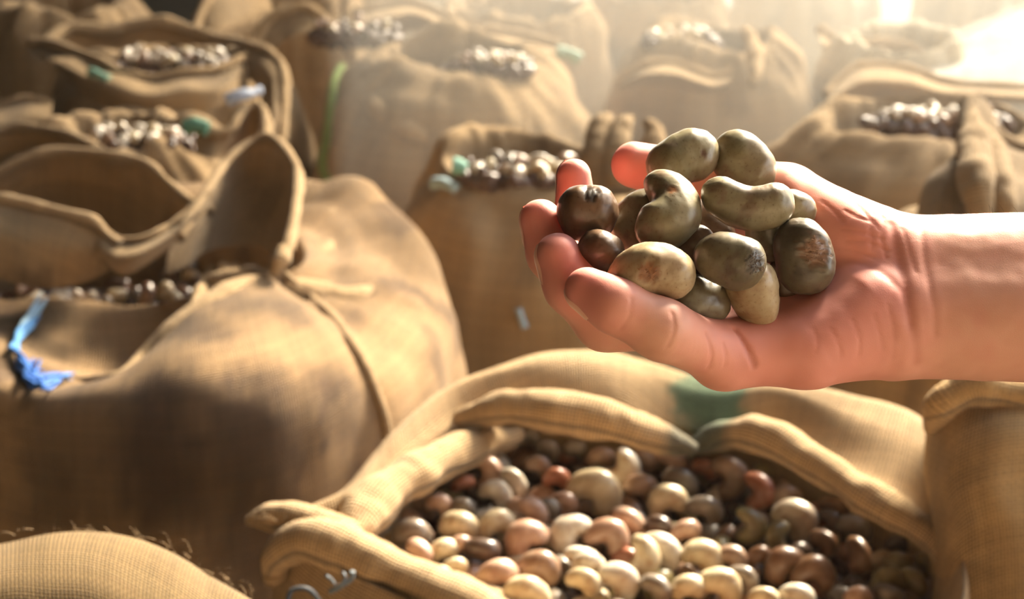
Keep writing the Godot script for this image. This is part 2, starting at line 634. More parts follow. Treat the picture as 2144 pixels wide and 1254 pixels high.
	roll(t, "fold", on_surf(r[1], [[640, 535], [690, 505], [740, 480], [800, 470]], -0.008), [0.004, 0.014, 0.014, 0.004], {"lump": 0.004, "sides": 16})
	roll(t, "fold", on_surf(r[1], [[650, 470], [700, 440], [760, 430]], -0.008), [0.004, 0.013, 0.004], {"lump": 0.004, "sides": 16})
	# blue twine stitched through the belly
	var tw := thing("twine_tuft", "frayed bright blue twine knotted to the front of the bulging sack", "twine")
	var q := on_surf(r[1], [[95, 630], [75, 665], [50, 705], [38, 745], [60, 775], [90, 770], [70, 800], [100, 815], [125, 800], [145, 785]], 0.006)
	var g := RandomNumberGenerator.new()
	g.seed = 31
	var dark := Color(0.03, 0.15, 0.52)
	for e in [[[0, 1, 2], Color(0.42, 0.62, 0.76), 3], [[1, 2, 3], Color(0.10, 0.30, 0.62), 3], [[3, 4, 6], dark, 3], [[5, 4, 6, 7], dark, 3], [[6, 7, 8], dark, 2], [[8, 9], Color(0.05, 0.2, 0.6), 3], [[5, 6, 8], dark, 2]]:
		for k in e[2]:
			var pts := []
			for i in e[0]:
				pts.append(q[i] + Vector3(g.randf_range(-0.006, 0.006), g.randf_range(-0.005, 0.006), g.randf_range(-0.002, 0.008)))
			put("strand", tube(pts, [0.0014, 0.0026, 0.0016], 6, 16, {"base": e[1], "lump": 0.002}), M.tint, tw)

func shady_sacks():
	var r := sack("jute sack just behind the bulging one, dark folds down its crumpled front", H(250, 277, 0.75), 0.195, 0.18, 0.73, {"rim": 0.10, "rimh": 0.755, "nuth": 0.745, "seed": 2.0, "pleat": 0.012})
	var t: Node3D = r[0]
	cloth(t, "collar", [
		pxs([[405, 268, 1.74], [445, 279, 1.72], [480, 273, 1.72], [500, 240, 1.74], [520, 220, 1.76], [545, 223, 1.76], [558, 260, 1.72], [552, 300, 1.68]], false),
		pxs([[405, 320, 1.72], [440, 330, 1.70], [475, 330, 1.72], [500, 325, 1.76], [515, 320, 1.78], [530, 320, 1.78], [545, 325, 1.72], [550, 340, 1.68]], false)], {"hem": 0.007})
	cloth(t, "collar", [
		pxs([[-60, 300, 1.78], [30, 268, 1.78], [100, 272, 1.76], [160, 290, 1.73], [210, 315, 1.70]], false),
		pxs([[-60, 350, 1.80], [30, 320, 1.80], [100, 320, 1.78], [160, 325, 1.74], [210, 335, 1.70]], false)], {"hem": 0.008})
	cloth(t, "flap", [
		pxs([[-60, 235, 1.92], [20, 212, 1.92], [60, 203, 1.92], [108, 216, 1.90]], false),
		pxs([[-60, 270, 1.86], [20, 255, 1.86], [60, 250, 1.86], [108, 262, 1.85]], false),
		pxs([[-60, 310, 1.88], [20, 300, 1.88], [60, 300, 1.88], [108, 300, 1.87]], false)], {"hem": 0.004})
	put("green_mark", tube(pxs([[385, 268, 1.70], [410, 262, 1.70], [435, 272, 1.70]], false), 0.008, 10, 16, {"base": Color(0.07, 0.18, 0.12), "lump": 0.004}), M.tint, t)
	put("blue_tie", tube(pxs([[475, 212, 1.74], [505, 200, 1.74], [545, 190, 1.76]], false), 0.008, 10, 16, {"base": Color(0.34, 0.38, 0.48), "lump": 0.004}), M.tint, t)

	r = sack("jute sack at the shady rear, wide pale band folded down before its nuts", H(350, 118, 0.75), 0.235, 0.21, 0.74, {"rim": 0.13, "nuth": 0.74, "seed": 3.0, "pleat": 0.01})
	t = r[0]
	cloth(t, "folded_band", [
		pxs([[60, 90, 2.2], [95, 88, 2.18], [150, 105, 2.14], [210, 128, 2.1], [250, 150, 2.07], [310, 163, 2.05], [390, 150, 2.05], [455, 145, 2.07], [505, 122, 2.1]], false),
		pxs([[70, 115, 2.14], [105, 125, 2.10], [155, 145, 2.06], [210, 172, 2.03], [260, 190, 2.0], [320, 196, 1.98], [390, 185, 1.98], [455, 178, 2.0], [500, 160, 2.05]], false),
		pxs([[80, 130, 2.16], [115, 150, 2.12], [155, 185, 2.07], [205, 218, 2.04], [265, 246, 2.01], [330, 257, 1.99], [400, 247, 1.99], [455, 225, 2.0], [505, 200, 2.05]], false)], {"hem": 0.008, "wrinkle": 0.008})
	roll(t, "fold", pxs([[250, 235, 2.0], [300, 250, 1.98], [350, 254, 1.98], [410, 242, 1.98]], false), [0.008, 0.014, 0.014, 0.006])
	cloth(t, "collar", [
		pxs([[90, 95, 2.35], [145, 60, 2.4], [240, 63, 2.42], [335, 45, 2.42], [407, 66, 2.42], [480, 88, 2.38], [530, 96, 2.3]], false),
		pxs([[90, 130, 2.37], [145, 105, 2.42], [240, 102, 2.44], [335, 92, 2.44], [407, 105, 2.44], [480, 120, 2.4], [530, 125, 2.3]], false)], {"hem": 0.012})
	cloth(t, "flap", [
		pxs([[520, 92, 2.25], [562, 108, 2.2], [593, 145, 2.15], [597, 215, 2.08], [590, 300, 2.02]], false),
		pxs([[510, 120, 2.22], [545, 135, 2.17], [568, 165, 2.12], [572, 220, 2.06], [565, 300, 2.01]], false),
		pxs([[480, 140, 2.25], [515, 160, 2.2], [540, 190, 2.15], [545, 235, 2.08], [540, 300, 2.04]], false)], {"hem": 0.008})
	put("green_mark", tube(pxs([[190, 150, 2.04], [210, 158, 2.03], [228, 166, 2.03]], false), 0.007, 10, 12, {"base": Color(0.20, 0.38, 0.28), "lump": 0.004}), M.tint, t)
	r = sack("plump jute sack in the dim far corner of the row, its top slumped", H(130, 30, 0.75), 0.19, 0.17, 0.77, {"rim": 0.12, "seed": 8.0, "pleat": 0.01})
	r = sack("jute sack in the rearmost row whose mouth stands up in curled flaps", H(620, 0, 0.75), 0.14, 0.14, 0.76, {"rim": 0.12, "seed": 10.0, "pleat": 0.01})
	t = r[0]
	cloth(t, "flap", [
		pxs([[405, 90, 2.45], [420, 30, 2.5], [455, -20, 2.55], [520, -40, 2.6], [560, -10, 2.6]], false),
		pxs([[430, 95, 2.42], [460, 60, 2.45], [500, 35, 2.5], [540, 20, 2.55], [575, 25, 2.58]], false),
		pxs([[440, 100, 2.44], [470, 85, 2.47], [510, 75, 2.52], [550, 70, 2.57], [580, 70, 2.6]], false)], {"hem": 0.010})
	cloth(t, "flap", [
		pxs([[530, 100, 2.38], [560, 50, 2.4], [610, 22, 2.4], [650, 20, 2.4], [690, 55, 2.4]], false),
		pxs([[560, 110, 2.35], [590, 85, 2.36], [620, 70, 2.36], [655, 72, 2.36], [690, 90, 2.36]], false)], {"hem": 0.012})

func middle_sacks():
	var r := sack("jute sack with a green stripe down its shaded side and whitish nuts on top", H(955, 130, 0.75), 0.245, 0.235, 0.745, {"nuth": 0.755, "rim": [0.12, 0.12, 0.11, 0.10, 0.10, 0.11, 0.12, 0.11, 0.10, 0.09, 0.09, 0.10], "rimh": [0.775, 0.785, 0.79, 0.79, 0.785, 0.775, 0.765, 0.76, 0.76, 0.76, 0.765, 0.77], "seed": 4.0, "pleat": 0.006, "wrinkle": 0.014, "dirt": 0.3})
	var t: Node3D = r[0]
	put("green_stripe", tube(on_surf(r[1], [[702, 125], [692, 175], [684, 230], [680, 290], [682, 345], [690, 390]], 0.003), 0.009, 8, 40, {"base": Color(0.36, 0.50, 0.17), "lump": 0.001}), M.jute, t)
	cloth(t, "collar", [
		pxs([[740, 30, 2.45], [850, 8, 2.48], [930, 35, 2.46], [1000, 60, 2.44], [1080, 72, 2.42], [1175, 98, 2.38]], false),
		pxs([[750, 60, 2.36], [860, 30, 2.38], [940, 62, 2.36], [1010, 86, 2.34], [1085, 98, 2.33], [1175, 115, 2.32]], false),
		pxs([[760, 85, 2.44], [865, 70, 2.46], [945, 95, 2.44], [1015, 115, 2.42], [1090, 125, 2.4], [1175, 130, 2.36]], false)], {"hem": 0.012})
	put("green_mark", tube(pxs([[1165, 108, 2.3], [1190, 112, 2.3], [1215, 125, 2.3]], false), 0.010, 10, 12, {"base": Color(0.25, 0.36, 0.28), "lump": 0.004}), M.tint, t)
	roll(t, "fold", on_surf(r[1], [[740, 160], [800, 210], [860, 260], [920, 290]], -0.012), [0.006, 0.020, 0.022, 0.006], {"lump": 0.004})
	roll(t, "fold", on_surf(r[1], [[1100, 160], [1104, 210], [1100, 270], [1095, 300]], -0.006), [0.004, 0.009, 0.009, 0.004], {"lump": 0.003})

	r = sack("low jute sack behind the curled fingers with green marks by its mouth", H(1125, 362, 0.735), 0.20, 0.19, 0.715, {"rim": [0.12, 0.12, 0.11, 0.10, 0.09, 0.09, 0.09, 0.08, 0.08, 0.08, 0.09, 0.11], "rimh": [0.755, 0.775, 0.77, 0.765, 0.76, 0.755, 0.75, 0.75, 0.748, 0.748, 0.75, 0.755], "nuth": 0.745, "seed": 5.0, "pleat": 0.004, "dirt": 0.5})
	t = r[0]
	put("green_mark", tube(pxs([[948, 348, 1.6], [962, 350, 1.6], [975, 356, 1.6]], false), 0.008, 10, 12, {"base": Color(0.15, 0.33, 0.25), "lump": 0.004}), M.tint, t)
	put("blue_mark", tube(on_surf(r[1], [[905, 385], [925, 380], [950, 392]], 0.002), 0.007, 10, 12, {"base": Color(0.34, 0.45, 0.48), "lump": 0.003}), M.tint, t)
	put("blue_mark", tube(on_surf(r[1], [[1086, 668], [1098, 674]], 0.002), 0.005, 10, 12, {"base": Color(0.30, 0.40, 0.48), "lump": 0.002}), M.tint, t)
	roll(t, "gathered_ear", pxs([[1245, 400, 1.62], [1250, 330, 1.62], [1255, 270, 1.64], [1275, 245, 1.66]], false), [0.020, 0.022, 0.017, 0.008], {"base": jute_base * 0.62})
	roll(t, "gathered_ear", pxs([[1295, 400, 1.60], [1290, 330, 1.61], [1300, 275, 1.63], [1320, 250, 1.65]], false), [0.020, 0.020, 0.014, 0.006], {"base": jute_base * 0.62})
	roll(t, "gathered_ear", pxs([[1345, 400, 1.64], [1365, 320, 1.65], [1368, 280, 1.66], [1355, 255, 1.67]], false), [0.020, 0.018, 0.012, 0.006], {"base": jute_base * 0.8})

func sunlit_sacks():
	var r := sack("jute sack behind the cupped hand with a dark sagging dent in its top", H(1500, 80, 0.75), 0.195, 0.18, 0.745, {"nuth": 0.75, "rim": 0.095, "rimh": [0.765, 0.77, 0.77, 0.765, 0.765, 0.77, 0.775, 0.765, 0.755, 0.75, 0.755, 0.76], "seed": 6.0, "pleat": 0.008})
	var t: Node3D = r[0]
	cloth(t, "folded_band", [
		pxs([[1290, 175, 2.25], [1345, 140, 2.23], [1400, 130, 2.22], [1450, 145, 2.2], [1490, 160, 2.2], [1530, 150, 2.2]], false),
		pxs([[1295, 185, 2.19], [1350, 158, 2.17], [1405, 155, 2.16], [1455, 170, 2.15], [1495, 180, 2.16], [1530, 172, 2.18]], false),
		pxs([[1300, 190, 2.24], [1355, 180, 2.24], [1410, 185, 2.23], [1460, 195, 2.22], [1500, 195, 2.21], [1530, 185, 2.21]], false)], {"hem": 0.008})
	roll(t, "fold", pxs([[1560, 60, 2.3], [1578, 100, 2.25], [1582, 150, 2.2], [1575, 180, 2.18]], false), [0.010, 0.014, 0.012, 0.006])
	r = sack("broad sunlit jute sack behind the wrist with nuts glinting in its mouth", H(1960, 255, 0.75), 0.27, 0.2, 0.735, {"nuth": 0.75, "rim": [0.16, 0.15, 0.14, 0.13, 0.13, 0.13, 0.13, 0.12, 0.11, 0.11, 0.12, 0.14], "rimh": [0.755, 0.765, 0.77, 0.775, 0.775, 0.77, 0.765, 0.755, 0.755, 0.755, 0.755, 0.755], "seed": 7.0, "pleat": 0.005})
	t = r[0]
	cloth(t, "collar", [
		pxs([[1730, 200, 2.1], [1760, 165, 2.12], [1810, 138, 2.14], [1900, 145, 2.14], [1978, 170, 2.12], [2060, 178, 2.12], [2200, 185, 2.12]], false),
		pxs([[1735, 210, 2.02], [1765, 190, 2.04], [1815, 170, 2.05], [1900, 176, 2.05], [1978, 192, 2.04], [2060, 198, 2.04], [2200, 205, 2.04]], false),
		pxs([[1740, 225, 2.06], [1770, 212, 2.1], [1820, 205, 2.12], [1905, 208, 2.12], [1980, 212, 2.1], [2060, 216, 2.1], [2200, 225, 2.1]], false)], {"hem": 0.008})

	r = sack("jute sack right of the wrist with one corner gathered into a twisted ear", H(2210, 470, 0.75), 0.24, 0.2, 0.72, {"rim": 0.15, "seed": 12.0, "pleat": 0.02})
	t = r[0]
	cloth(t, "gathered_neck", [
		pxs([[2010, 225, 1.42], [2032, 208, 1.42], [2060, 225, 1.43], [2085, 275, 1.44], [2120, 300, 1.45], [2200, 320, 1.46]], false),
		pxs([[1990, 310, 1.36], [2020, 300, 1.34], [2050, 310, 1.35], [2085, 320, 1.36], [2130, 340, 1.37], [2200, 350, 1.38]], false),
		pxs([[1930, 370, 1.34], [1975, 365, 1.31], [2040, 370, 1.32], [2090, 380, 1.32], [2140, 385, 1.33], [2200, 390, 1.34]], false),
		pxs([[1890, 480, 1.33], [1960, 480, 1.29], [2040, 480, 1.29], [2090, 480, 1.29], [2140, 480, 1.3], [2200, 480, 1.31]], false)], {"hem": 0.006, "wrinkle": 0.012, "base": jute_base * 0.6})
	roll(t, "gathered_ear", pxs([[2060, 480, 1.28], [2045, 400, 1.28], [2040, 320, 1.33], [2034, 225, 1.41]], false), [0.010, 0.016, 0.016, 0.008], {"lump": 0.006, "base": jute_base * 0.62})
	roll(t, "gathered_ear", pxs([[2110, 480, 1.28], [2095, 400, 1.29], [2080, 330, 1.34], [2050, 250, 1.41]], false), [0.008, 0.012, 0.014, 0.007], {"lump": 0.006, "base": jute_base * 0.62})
	# the rows beyond: washed-out glare is painted into their pale base colours
	var far := [
		[1085, 0, .76, 0.20, "pale jute sack in the rear row behind the striped one"],
		[1375, -50, .78, 0.17, "jute sack at the very back, half hidden behind the dented one"],
		[1890, 55, .77, 0.15, "small jute sack in the sun with a brown fold under its rim"],
		[2390, 60, .77, 0.17, "glaring pale jute sack by the edge of the yard, flat cloth over its top"],
		[1690, -70, .76, 0.19, "glare-pale jute sack behind the small one in the sun"],
		[2080, -80, .77, 0.18, "glare-pale jute sack behind the one with flat cloth"],
		[820, -80, .77, 0.2, "pale jute sack behind the rearmost row, seen by its front only"]]
	var n := 0
	for e in far:
		n += 1
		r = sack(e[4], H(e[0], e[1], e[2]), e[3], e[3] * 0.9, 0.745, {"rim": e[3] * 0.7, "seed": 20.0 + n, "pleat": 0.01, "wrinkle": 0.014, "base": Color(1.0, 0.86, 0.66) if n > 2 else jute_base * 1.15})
		if n == 3:
			cloth(r[0], "flap", [
				pxs([[1715, 60, 2.5], [1760, 88, 2.46], [1810, 92, 2.42], [1870, 88, 2.42], [1910, 100, 2.42], [1960, 130, 2.42]], false),
				pxs([[1720, 90, 2.42], [1765, 108, 2.4], [1810, 108, 2.38], [1870, 100, 2.38], [1910, 112, 2.38], [1960, 140, 2.4]], false),
				pxs([[1725, 120, 2.45], [1770, 125, 2.45], [1810, 125, 2.45], [1870, 122, 2.45], [1910, 135, 2.45], [1960, 150, 2.44]], false)], {"hem": 0.01})
		if n == 4:
			cloth(r[0], "flat_cloth", [
				pxs([[1960, 100, 2.6], [2040, 60, 2.65], [2140, 20, 2.7], [2260, 0, 2.75]], false),
				pxs([[1950, 140, 2.3], [2050, 120, 2.3], [2150, 100, 2.3], [2260, 90, 2.3]], false),
				pxs([[1960, 165, 2.2], [2050, 170, 2.16], [2150, 172, 2.16], [2260, 170, 2.16]], false)], {"hem": 0.008, "base": Color(1.0, 0.95, 0.85)})

func fibres(t: Node3D, l: Array, pts: Array, count: int, seedn: int):
	var st := SurfaceTool.new()
	st.begin(Mesh.PRIMITIVE_TRIANGLES)
	var g := RandomNumberGenerator.new()
	g.seed = seedn
	for k in count:
		var p := sample(pts, g.randf(), false) + Vector3(g.randf_range(-0.004, 0.004), 0, g.randf_range(-0.006, 0.006))
		var d := Vector3(g.randf_range(-0.8, 0.8), g.randf_range(0.3, 1.0), g.randf_range(-0.5, 0.5)).normalized()
		var L := g.randf_range(0.003, 0.008)
		st.append_from(tube([p - d * 0.004, p + d * L * 0.5, p + d * L + Vector3(g.randf_range(-0.004, 0.004), -0.002, 0)], [0.0002, 0.00016, 0.00008], 4, 5, {"base": jute_base * 0.9}), 0, Transform3D())
	var o := put("loose_fibre", st.commit(), M.jute, t)
	o.set_meta("kind", "stuff")

func near_sacks():
	# right edge: tall collar of a sack standing close to the camera
	var r := sack("brown jute sack standing at the right edge close to the camera, mouth folded over", H(2520, 1150, 0.75), 0.165, 0.165, 0.74, {"rim": 0.13, "rimh": 0.80, "seed": 13.0, "pleat": 0.004, "base": jute_base * 0.85})
	var t: Node3D = r[0]
	cloth(t, "collar", [
		pxs([[1990, 775, 0.98], [2030, 772, 0.98], [2090, 775, 0.98], [2160, 785, 0.98], [2300, 800, 0.98]], false),
		pxs([[1962, 800, 0.92], [2010, 790, 0.90], [2080, 795, 0.89], [2160, 805, 0.88], [2300, 820, 0.88]], false),
		pxs([[1935, 880, 0.91], [1990, 870, 0.87], [2070, 880, 0.85], [2160, 890, 0.84], [2300, 900, 0.84]], false),
		pxs([[1922, 1000, 0.90], [1970, 1000, 0.86], [2060, 1010, 0.835], [2160, 1020, 0.83], [2300, 1030, 0.83]], false),
		pxs([[1930, 1120, 0.89], [1985, 1130, 0.85], [2070, 1140, 0.83], [2160, 1150, 0.82], [2300, 1160, 0.82]], false),
		pxs([[1955, 1300, 0.89], [2010, 1320, 0.85], [2080, 1340, 0.83], [2160, 1350, 0.82], [2300, 1360, 0.82]], false)], {"hem": 0.004, "wrinkle": 0.006, "nu": 90, "nv": 90, "base": jute_base * Color(1.05, 1.0, 0.85), "dirt": 0.4})
	roll(t, "fold", pxs([[1948, 900, 0.885], [1975, 850, 0.87], [2040, 812, 0.865], [2160, 830, 0.86]], false), [0.004, 0.008, 0.012, 0.012], {"base": jute_base * Color(1.05, 1.0, 0.85)})
	# between the front sack and the wrist: a stretch of a further sack
	# bottom left: coarse sack top
	r = sack("coarse ribbed jute sack humped at the bottom left corner, close to the camera", P(80, 1560, 0.68), 0.13, 0.12, 0.72, {"rim": 0.10, "rimh": 0.74, "seed": 14.0, "pleat": 0.004, "wrinkle": 0.006})
	var l := loft([
		pxs([[-160, 1190, 0.75], [0, 1165, 0.76], [120, 1150, 0.76], [240, 1160, 0.76], [340, 1195, 0.75], [440, 1250, 0.74], [540, 1320, 0.73], [620, 1400, 0.72]], false),
		pxs([[-160, 1150, 0.71], [0, 1128, 0.71], [110, 1112, 0.71], [220, 1116, 0.71], [330, 1138, 0.705], [430, 1185, 0.70], [530, 1250, 0.69], [600, 1330, 0.68]], false),
		pxs([[-160, 1190, 0.67], [0, 1175, 0.67], [100, 1165, 0.67], [200, 1170, 0.67], [310, 1195, 0.67], [410, 1240, 0.665], [510, 1300, 0.66], [580, 1370, 0.66]], false),
		pxs([[-160, 1300, 0.65], [0, 1290, 0.645], [100, 1285, 0.645], [200, 1290, 0.645], [300, 1310, 0.645], [400, 1350, 0.645], [490, 1400, 0.645], [560, 1450, 0.65]], false),
		pxs([[-160, 1500, 0.65], [0, 1500, 0.645], [100, 1500, 0.645], [200, 1500, 0.645], [300, 1500, 0.645], [390, 1510, 0.645], [470, 1530, 0.645], [540, 1560, 0.65]], false)], false, 120, 80, {"base": jute_base * Color(0.46, 0.44, 0.36), "seed": 15.0, "wrinkle": 0.004, "dirt": 0.3})  # base darkened to stand in for shade on this hump
	put("folded_mouth", l[0], M.coarse, r[0])
	fibres(r[0], l, pxs([[0, 1128, 0.71], [110, 1112, 0.71], [220, 1116, 0.71], [330, 1138, 0.705], [430, 1185, 0.70], [530, 1250, 0.69]], false), 60, 3)

func front_sack():
	var t := thing("jute_sack", "open jute sack in front, full of raw cashew nuts, green patch on its rolled rim", "sack")
	var O := [[600, 1115, .74], [710, 1050, .75], [800, 940, .76], [930, 835, .77], [1100, 772, .775], [1290, 752, .775], [1480, 812, .77], [1640, 812, .775], [1800, 840, .775], [1930, 880, .77], [2000, 980, .77], [2020, 1130, .76], [2000, 1350, .75], [1650, 1500, .74], [1150, 1420, .74], [740, 1260, .74]]
	var G := [[650, 1135, .750], [735, 1070, .757], [830, 965, .766], [975, 850, .770], [1130, 817, .774], [1290, 838, .772], [1480, 888, .762], [1620, 880, .768], [1740, 945, .764], [1890, 1025, .762], [1970, 1090, .765], [1990, 1190, .757], [1950, 1350, .747], [1620, 1460, .742], [1180, 1390, .742], [790, 1235, .742]]
	var I := [[710, 1145, .745], [775, 1060, .75], [870, 970, .755], [1010, 868, .76], [1150, 843, .765], [1300, 870, .762], [1470, 915, .752], [1600, 905, .762], [1730, 980, .758], [1870, 1062, .755], [1950, 1130, .75], [1970, 1220, .745], [1920, 1340, .74], [1580, 1420, .735], [1220, 1350, .735], [850, 1200, .735]]
	var K := [[760, 1170, .72], [810, 1100, .725], [900, 1010, .73], [1030, 905, .735], [1160, 890, .74], [1310, 915, .735], [1465, 945, .73], [1590, 950, .735], [1720, 1030, .73], [1850, 1110, .73], [1930, 1170, .73], [1950, 1240, .725], [1900, 1330, .72], [1580, 1390, .715], [1240, 1320, .715], [900, 1190, .715]]
	var rows := []
	var oc := Vector3.ZERO
	var rO := pxs(O, true)
	var rG := pxs(G, true)
	for p in rO:
		oc += p / rO.size()
	for s in [[0.78, 0.0], [1.0, 0.06], [1.10, 0.3], [1.10, 0.52], [1.06, 0.68]]:
		var r := []
		for p in rO:
			r.append(Vector3(oc.x + (p.x - oc.x) * s[0], s[1], oc.z + (p.z - oc.z) * s[0]))
		rows.append(r)
	rows.append(rO)
	var mid := []
	for k in rO.size():
		mid.append((rO[k] + rG[k]) / 2.0 + Vector3(0, 0.015, 0))
	rows.append(mid)
	rows.append(rG)
	rows.append(pxs(I, true))
	rows.append(pxs(K, true))
	var rB := []
	for p in rows[-1]:
		rB.append(Vector3(oc.x + (p.x - oc.x) * 1.02, 0.60, oc.z + (p.z - oc.z) * 1.02))
	rows.append(rB)
	var green := [[H(1487, 825, .774), 0.036, Color(0.12, 0.23, 0.15)], [H(1487, 868, .766), 0.036, Color(0.15, 0.24, 0.16)], [H(1450, 925, .76), 0.032, Color(0.13, 0.14, 0.11)]]
	var l := loft(rows, true, 260, 130, {"base": jute_base, "seed": 9.0, "wrinkle": 0.004, "stains": green, "dirt": 0.25})
	put("body", l[0], M.jute, t)
	var o := {"stains": green, "lump": 0.005}
	roll(t, "rolled_hem", pxs([[725, 1150, .745], [745, 1100, .755], [800, 1035, .757], [880, 985, .757], [980, 940, .75], [1085, 912, .74]], true), [0.014, 0.016, 0.017, 0.016, 0.014, 0.006], o)
	roll(t, "rolled_hem", pxs([[940, 885, .758], [1050, 855, .775], [1180, 862, .780], [1290, 886, .776], [1380, 917, .764], [1450, 940, .750]], true), [0.007, 0.014, 0.016, 0.015, 0.012, 0.009], o)
	roll(t, "rolled_hem", pxs([[1440, 945, .745], [1500, 915, .755], [1600, 912, .772], [1740, 992, .768], [1860, 1068, .765], [1960, 1130, .757], [2010, 1200, .745]], true), [0.008, 0.012, 0.014, 0.013, 0.013, 0.012], o)
	roll(t, "rolled_hem", pxs([[575, 1215, .72], [580, 1165, .74], [640, 1130, .757], [730, 1155, .757], [850, 1210, .752], [1000, 1275, .748], [1200, 1350, .745], [1600, 1430, .745], [1900, 1360, .745]], true), [0.008, 0.012, 0.015, 0.014, 0.014, 0.013], {"lump": 0.004, "steps": 140})
	roll(t, "pinched_corner", pxs([[522, 1090, .745], [575, 1082, .755], [650, 1090, .76], [715, 1120, .757], [750, 1160, .75]], true), [0.005, 0.009, 0.010, 0.012, 0.010], {"lump": 0.004})
	fibres(t, l, pxs([[522, 1088, .755], [575, 1078, .765], [650, 1085, .768], [715, 1115, .765]], true), 70, 4)
	fibres(t, l, pxs([[800, 940, .762], [930, 835, .772], [1100, 772, .778], [1290, 752, .778]], true), 90, 5)
	var tw := thing("twine_tuft", "grey twine ends curling by the pinched front corner of the open sack", "twine")
	put("loop", tube(pxs([[600, 1262, .78], [612, 1236, .785], [645, 1234, .785], [668, 1258, .775]], true), 0.0016, 8, 24, {"base": Color(0.03, 0.035, 0.04)}), M.tint, tw)
	put("strand", tube(pxs([[690, 1240, .775], [712, 1228, .78], [735, 1212, .785], [738, 1196, .79]], true), 0.0014, 8, 20, {"base": Color(0.10, 0.12, 0.14), "lump": 0.001}), M.tint, tw)
	put("strand", tube(pxs([[712, 1228, .78], [722, 1210, .788], [718, 1198, .79]], true), 0.0010, 7, 12, {"base": Color(0.12, 0.14, 0.17)}), M.tint, tw)
	put("strand", tube(pxs([[700, 1222, .78], [690, 1210, .785], [682, 1206, .787]], true), 0.0010, 7, 12, {"base": Color(0.12, 0.14, 0.16)}), M.tint, tw)


# ==================================================================== nuts
func nut_mesh(L: float, W: float, T: float, bend: float, asym: float, seedn: int, cols: Array, rings: int, sides: int, scar := {}, fat := 0.36) -> ArrayMesh:
	var v := PackedVector3Array()
	var off := seedn * 3.77
	for s in rings + 1:
		var t := float(s) / rings
		var tt := 0.5 - 0.5 * cos(t * PI)
		var ph := (tt - 0.5) * bend
		var R := 1.0 / bend
		var c := Vector3(sin(ph) * R, (cos(ph) - 1.0) * R, 0)
		var nrm := Vector3(sin(ph), cos(ph), 0)
		var x := 2.0 * tt - 1.0
		var ff := fat * (1.0 + asym * x)
		var cut := maxf(0.0, 1.0 - minf(tt, 1.0 - tt) / ff)
		var pr := ff * sqrt(maxf(0.0, 1.0 - cut * cut))
		for k in sides:
			var a := TAU * k / sides
			var inn := 1.0 if cos(a) > 0.0 else 1.0 - 0.2 * -cos(a)
			v.append(c + nrm * cos(a) * pr * inn + Vector3(0, 0, 1) * sin(a) * pr * 0.9)
	var lo := v[0]
	var hi := v[0]
	for p in v:
		lo = lo.min(p)
		hi = hi.max(p)
	var k3 := Vector3(L, W, T) / (hi - lo)
	var col := PackedColorArray()
	var uv := PackedVector2Array()
	var sc := Vector3.ZERO
	var spread: float = scar.get("r", 0.0)
	for i in v.size():
		var p := (v[i] - (lo + hi) / 2.0) * k3
		var q := p * 1000.0
		var d := 0.00035 * fine.get_noise_3dv(q * 0.16 + Vector3(off, 0, 0)) + 0.0006 * wob.get_noise_3dv(q * 0.06 + Vector3(0, off, 0))
		v[i] = p * (1.0 + d / maxf(p.length(), 0.004))
	if spread > 0.0:
		var b: Basis = scar.basis
		var best := 1e9
		for i in v.size():
			var q := b * v[i]
			if q.z < 0.0:
				continue
			var e := Vector2(q.x, q.y).distance_to(scar.at)
			if e < best:
				best = e
				sc = v[i]
	var hil := Vector3(0, -W * 0.3, 0)
	for i in v.size():
		var p := v[i]
		var q := p * 1000.0
		var n1 := clampf(0.5 + 1.1 * fine.get_noise_3dv(q * 0.055 + Vector3(off, off, 0)), 0.0, 1.0)
		var n2 := smoothstep(0.1, 0.45, fine.get_noise_3dv(q * 0.11 + Vector3(0, off, 9)))
		var c: Color = cols[0].lerp(cols[1], n1)
		c = c.lerp(cols[2], n2 * 0.7)
		var streak := fine.get_noise_3d(p.x / L * 2.2 + off, atan2(p.z, p.y) * 4.5, off * 0.3 + p.length() / L * 3.0)
		c = c.lerp(cols[2], clampf(streak, 0.0, 0.6) * 0.55)
		var blotch := smoothstep(0.05, 0.4, wob.get_noise_3dv(q * 0.05 + Vector3(off, 9, off)))
		c = c.lerp(cols[2].lerp(cols[0], 0.4), blotch * 0.55)
		var eh := 1.0 - smoothstep(0.12, 0.36, p.distance_to(hil) / L + 0.08 * fine.get_noise_3dv(q * 0.5))
		c = c.lerp(cols[2] * 0.8, eh * 0.8)
		if spread > 0.0:
			var e := p.distance_to(sc) / spread + 0.5 * fine.get_noise_3dv(q * 0.35 + Vector3(off, 4, 4))
			var m := 1.0 - smoothstep(0.55, 1.0, e)
			c = c.lerp(scar.col * (0.75 + 0.9 * maxf(0.0, fine.get_noise_3dv(q * 1.1))), m * 0.92)
			v[i] = p - p.normalized() * m * spread * (scar.get("deep", 0.10) - 0.16 * fine.get_noise_3dv(q * 0.6))
		c.a = 1.0
		col.append(c)
	var idx := PackedInt32Array()
	for s in rings:
		for k in sides:
			var a := s * sides + k
			var a2 := s * sides + (k + 1) % sides
			idx.append_array([a, a2, a + sides, a2, a2 + sides, a + sides])
	return indexed(v, idx, uv, col)

# bulge: the direction in which the round back points, degrees anticlockwise; tilt about the long axis; yaw turns an end towards the viewer
func facing(bulge: float, tilt: float, yaw: float) -> Basis:
	return Basis(Vector3.BACK, deg_to_rad(bulge - 90.0)) * Basis(Vector3.UP, deg_to_rad(yaw)) * Basis(Vector3.RIGHT, deg_to_rad(tilt))

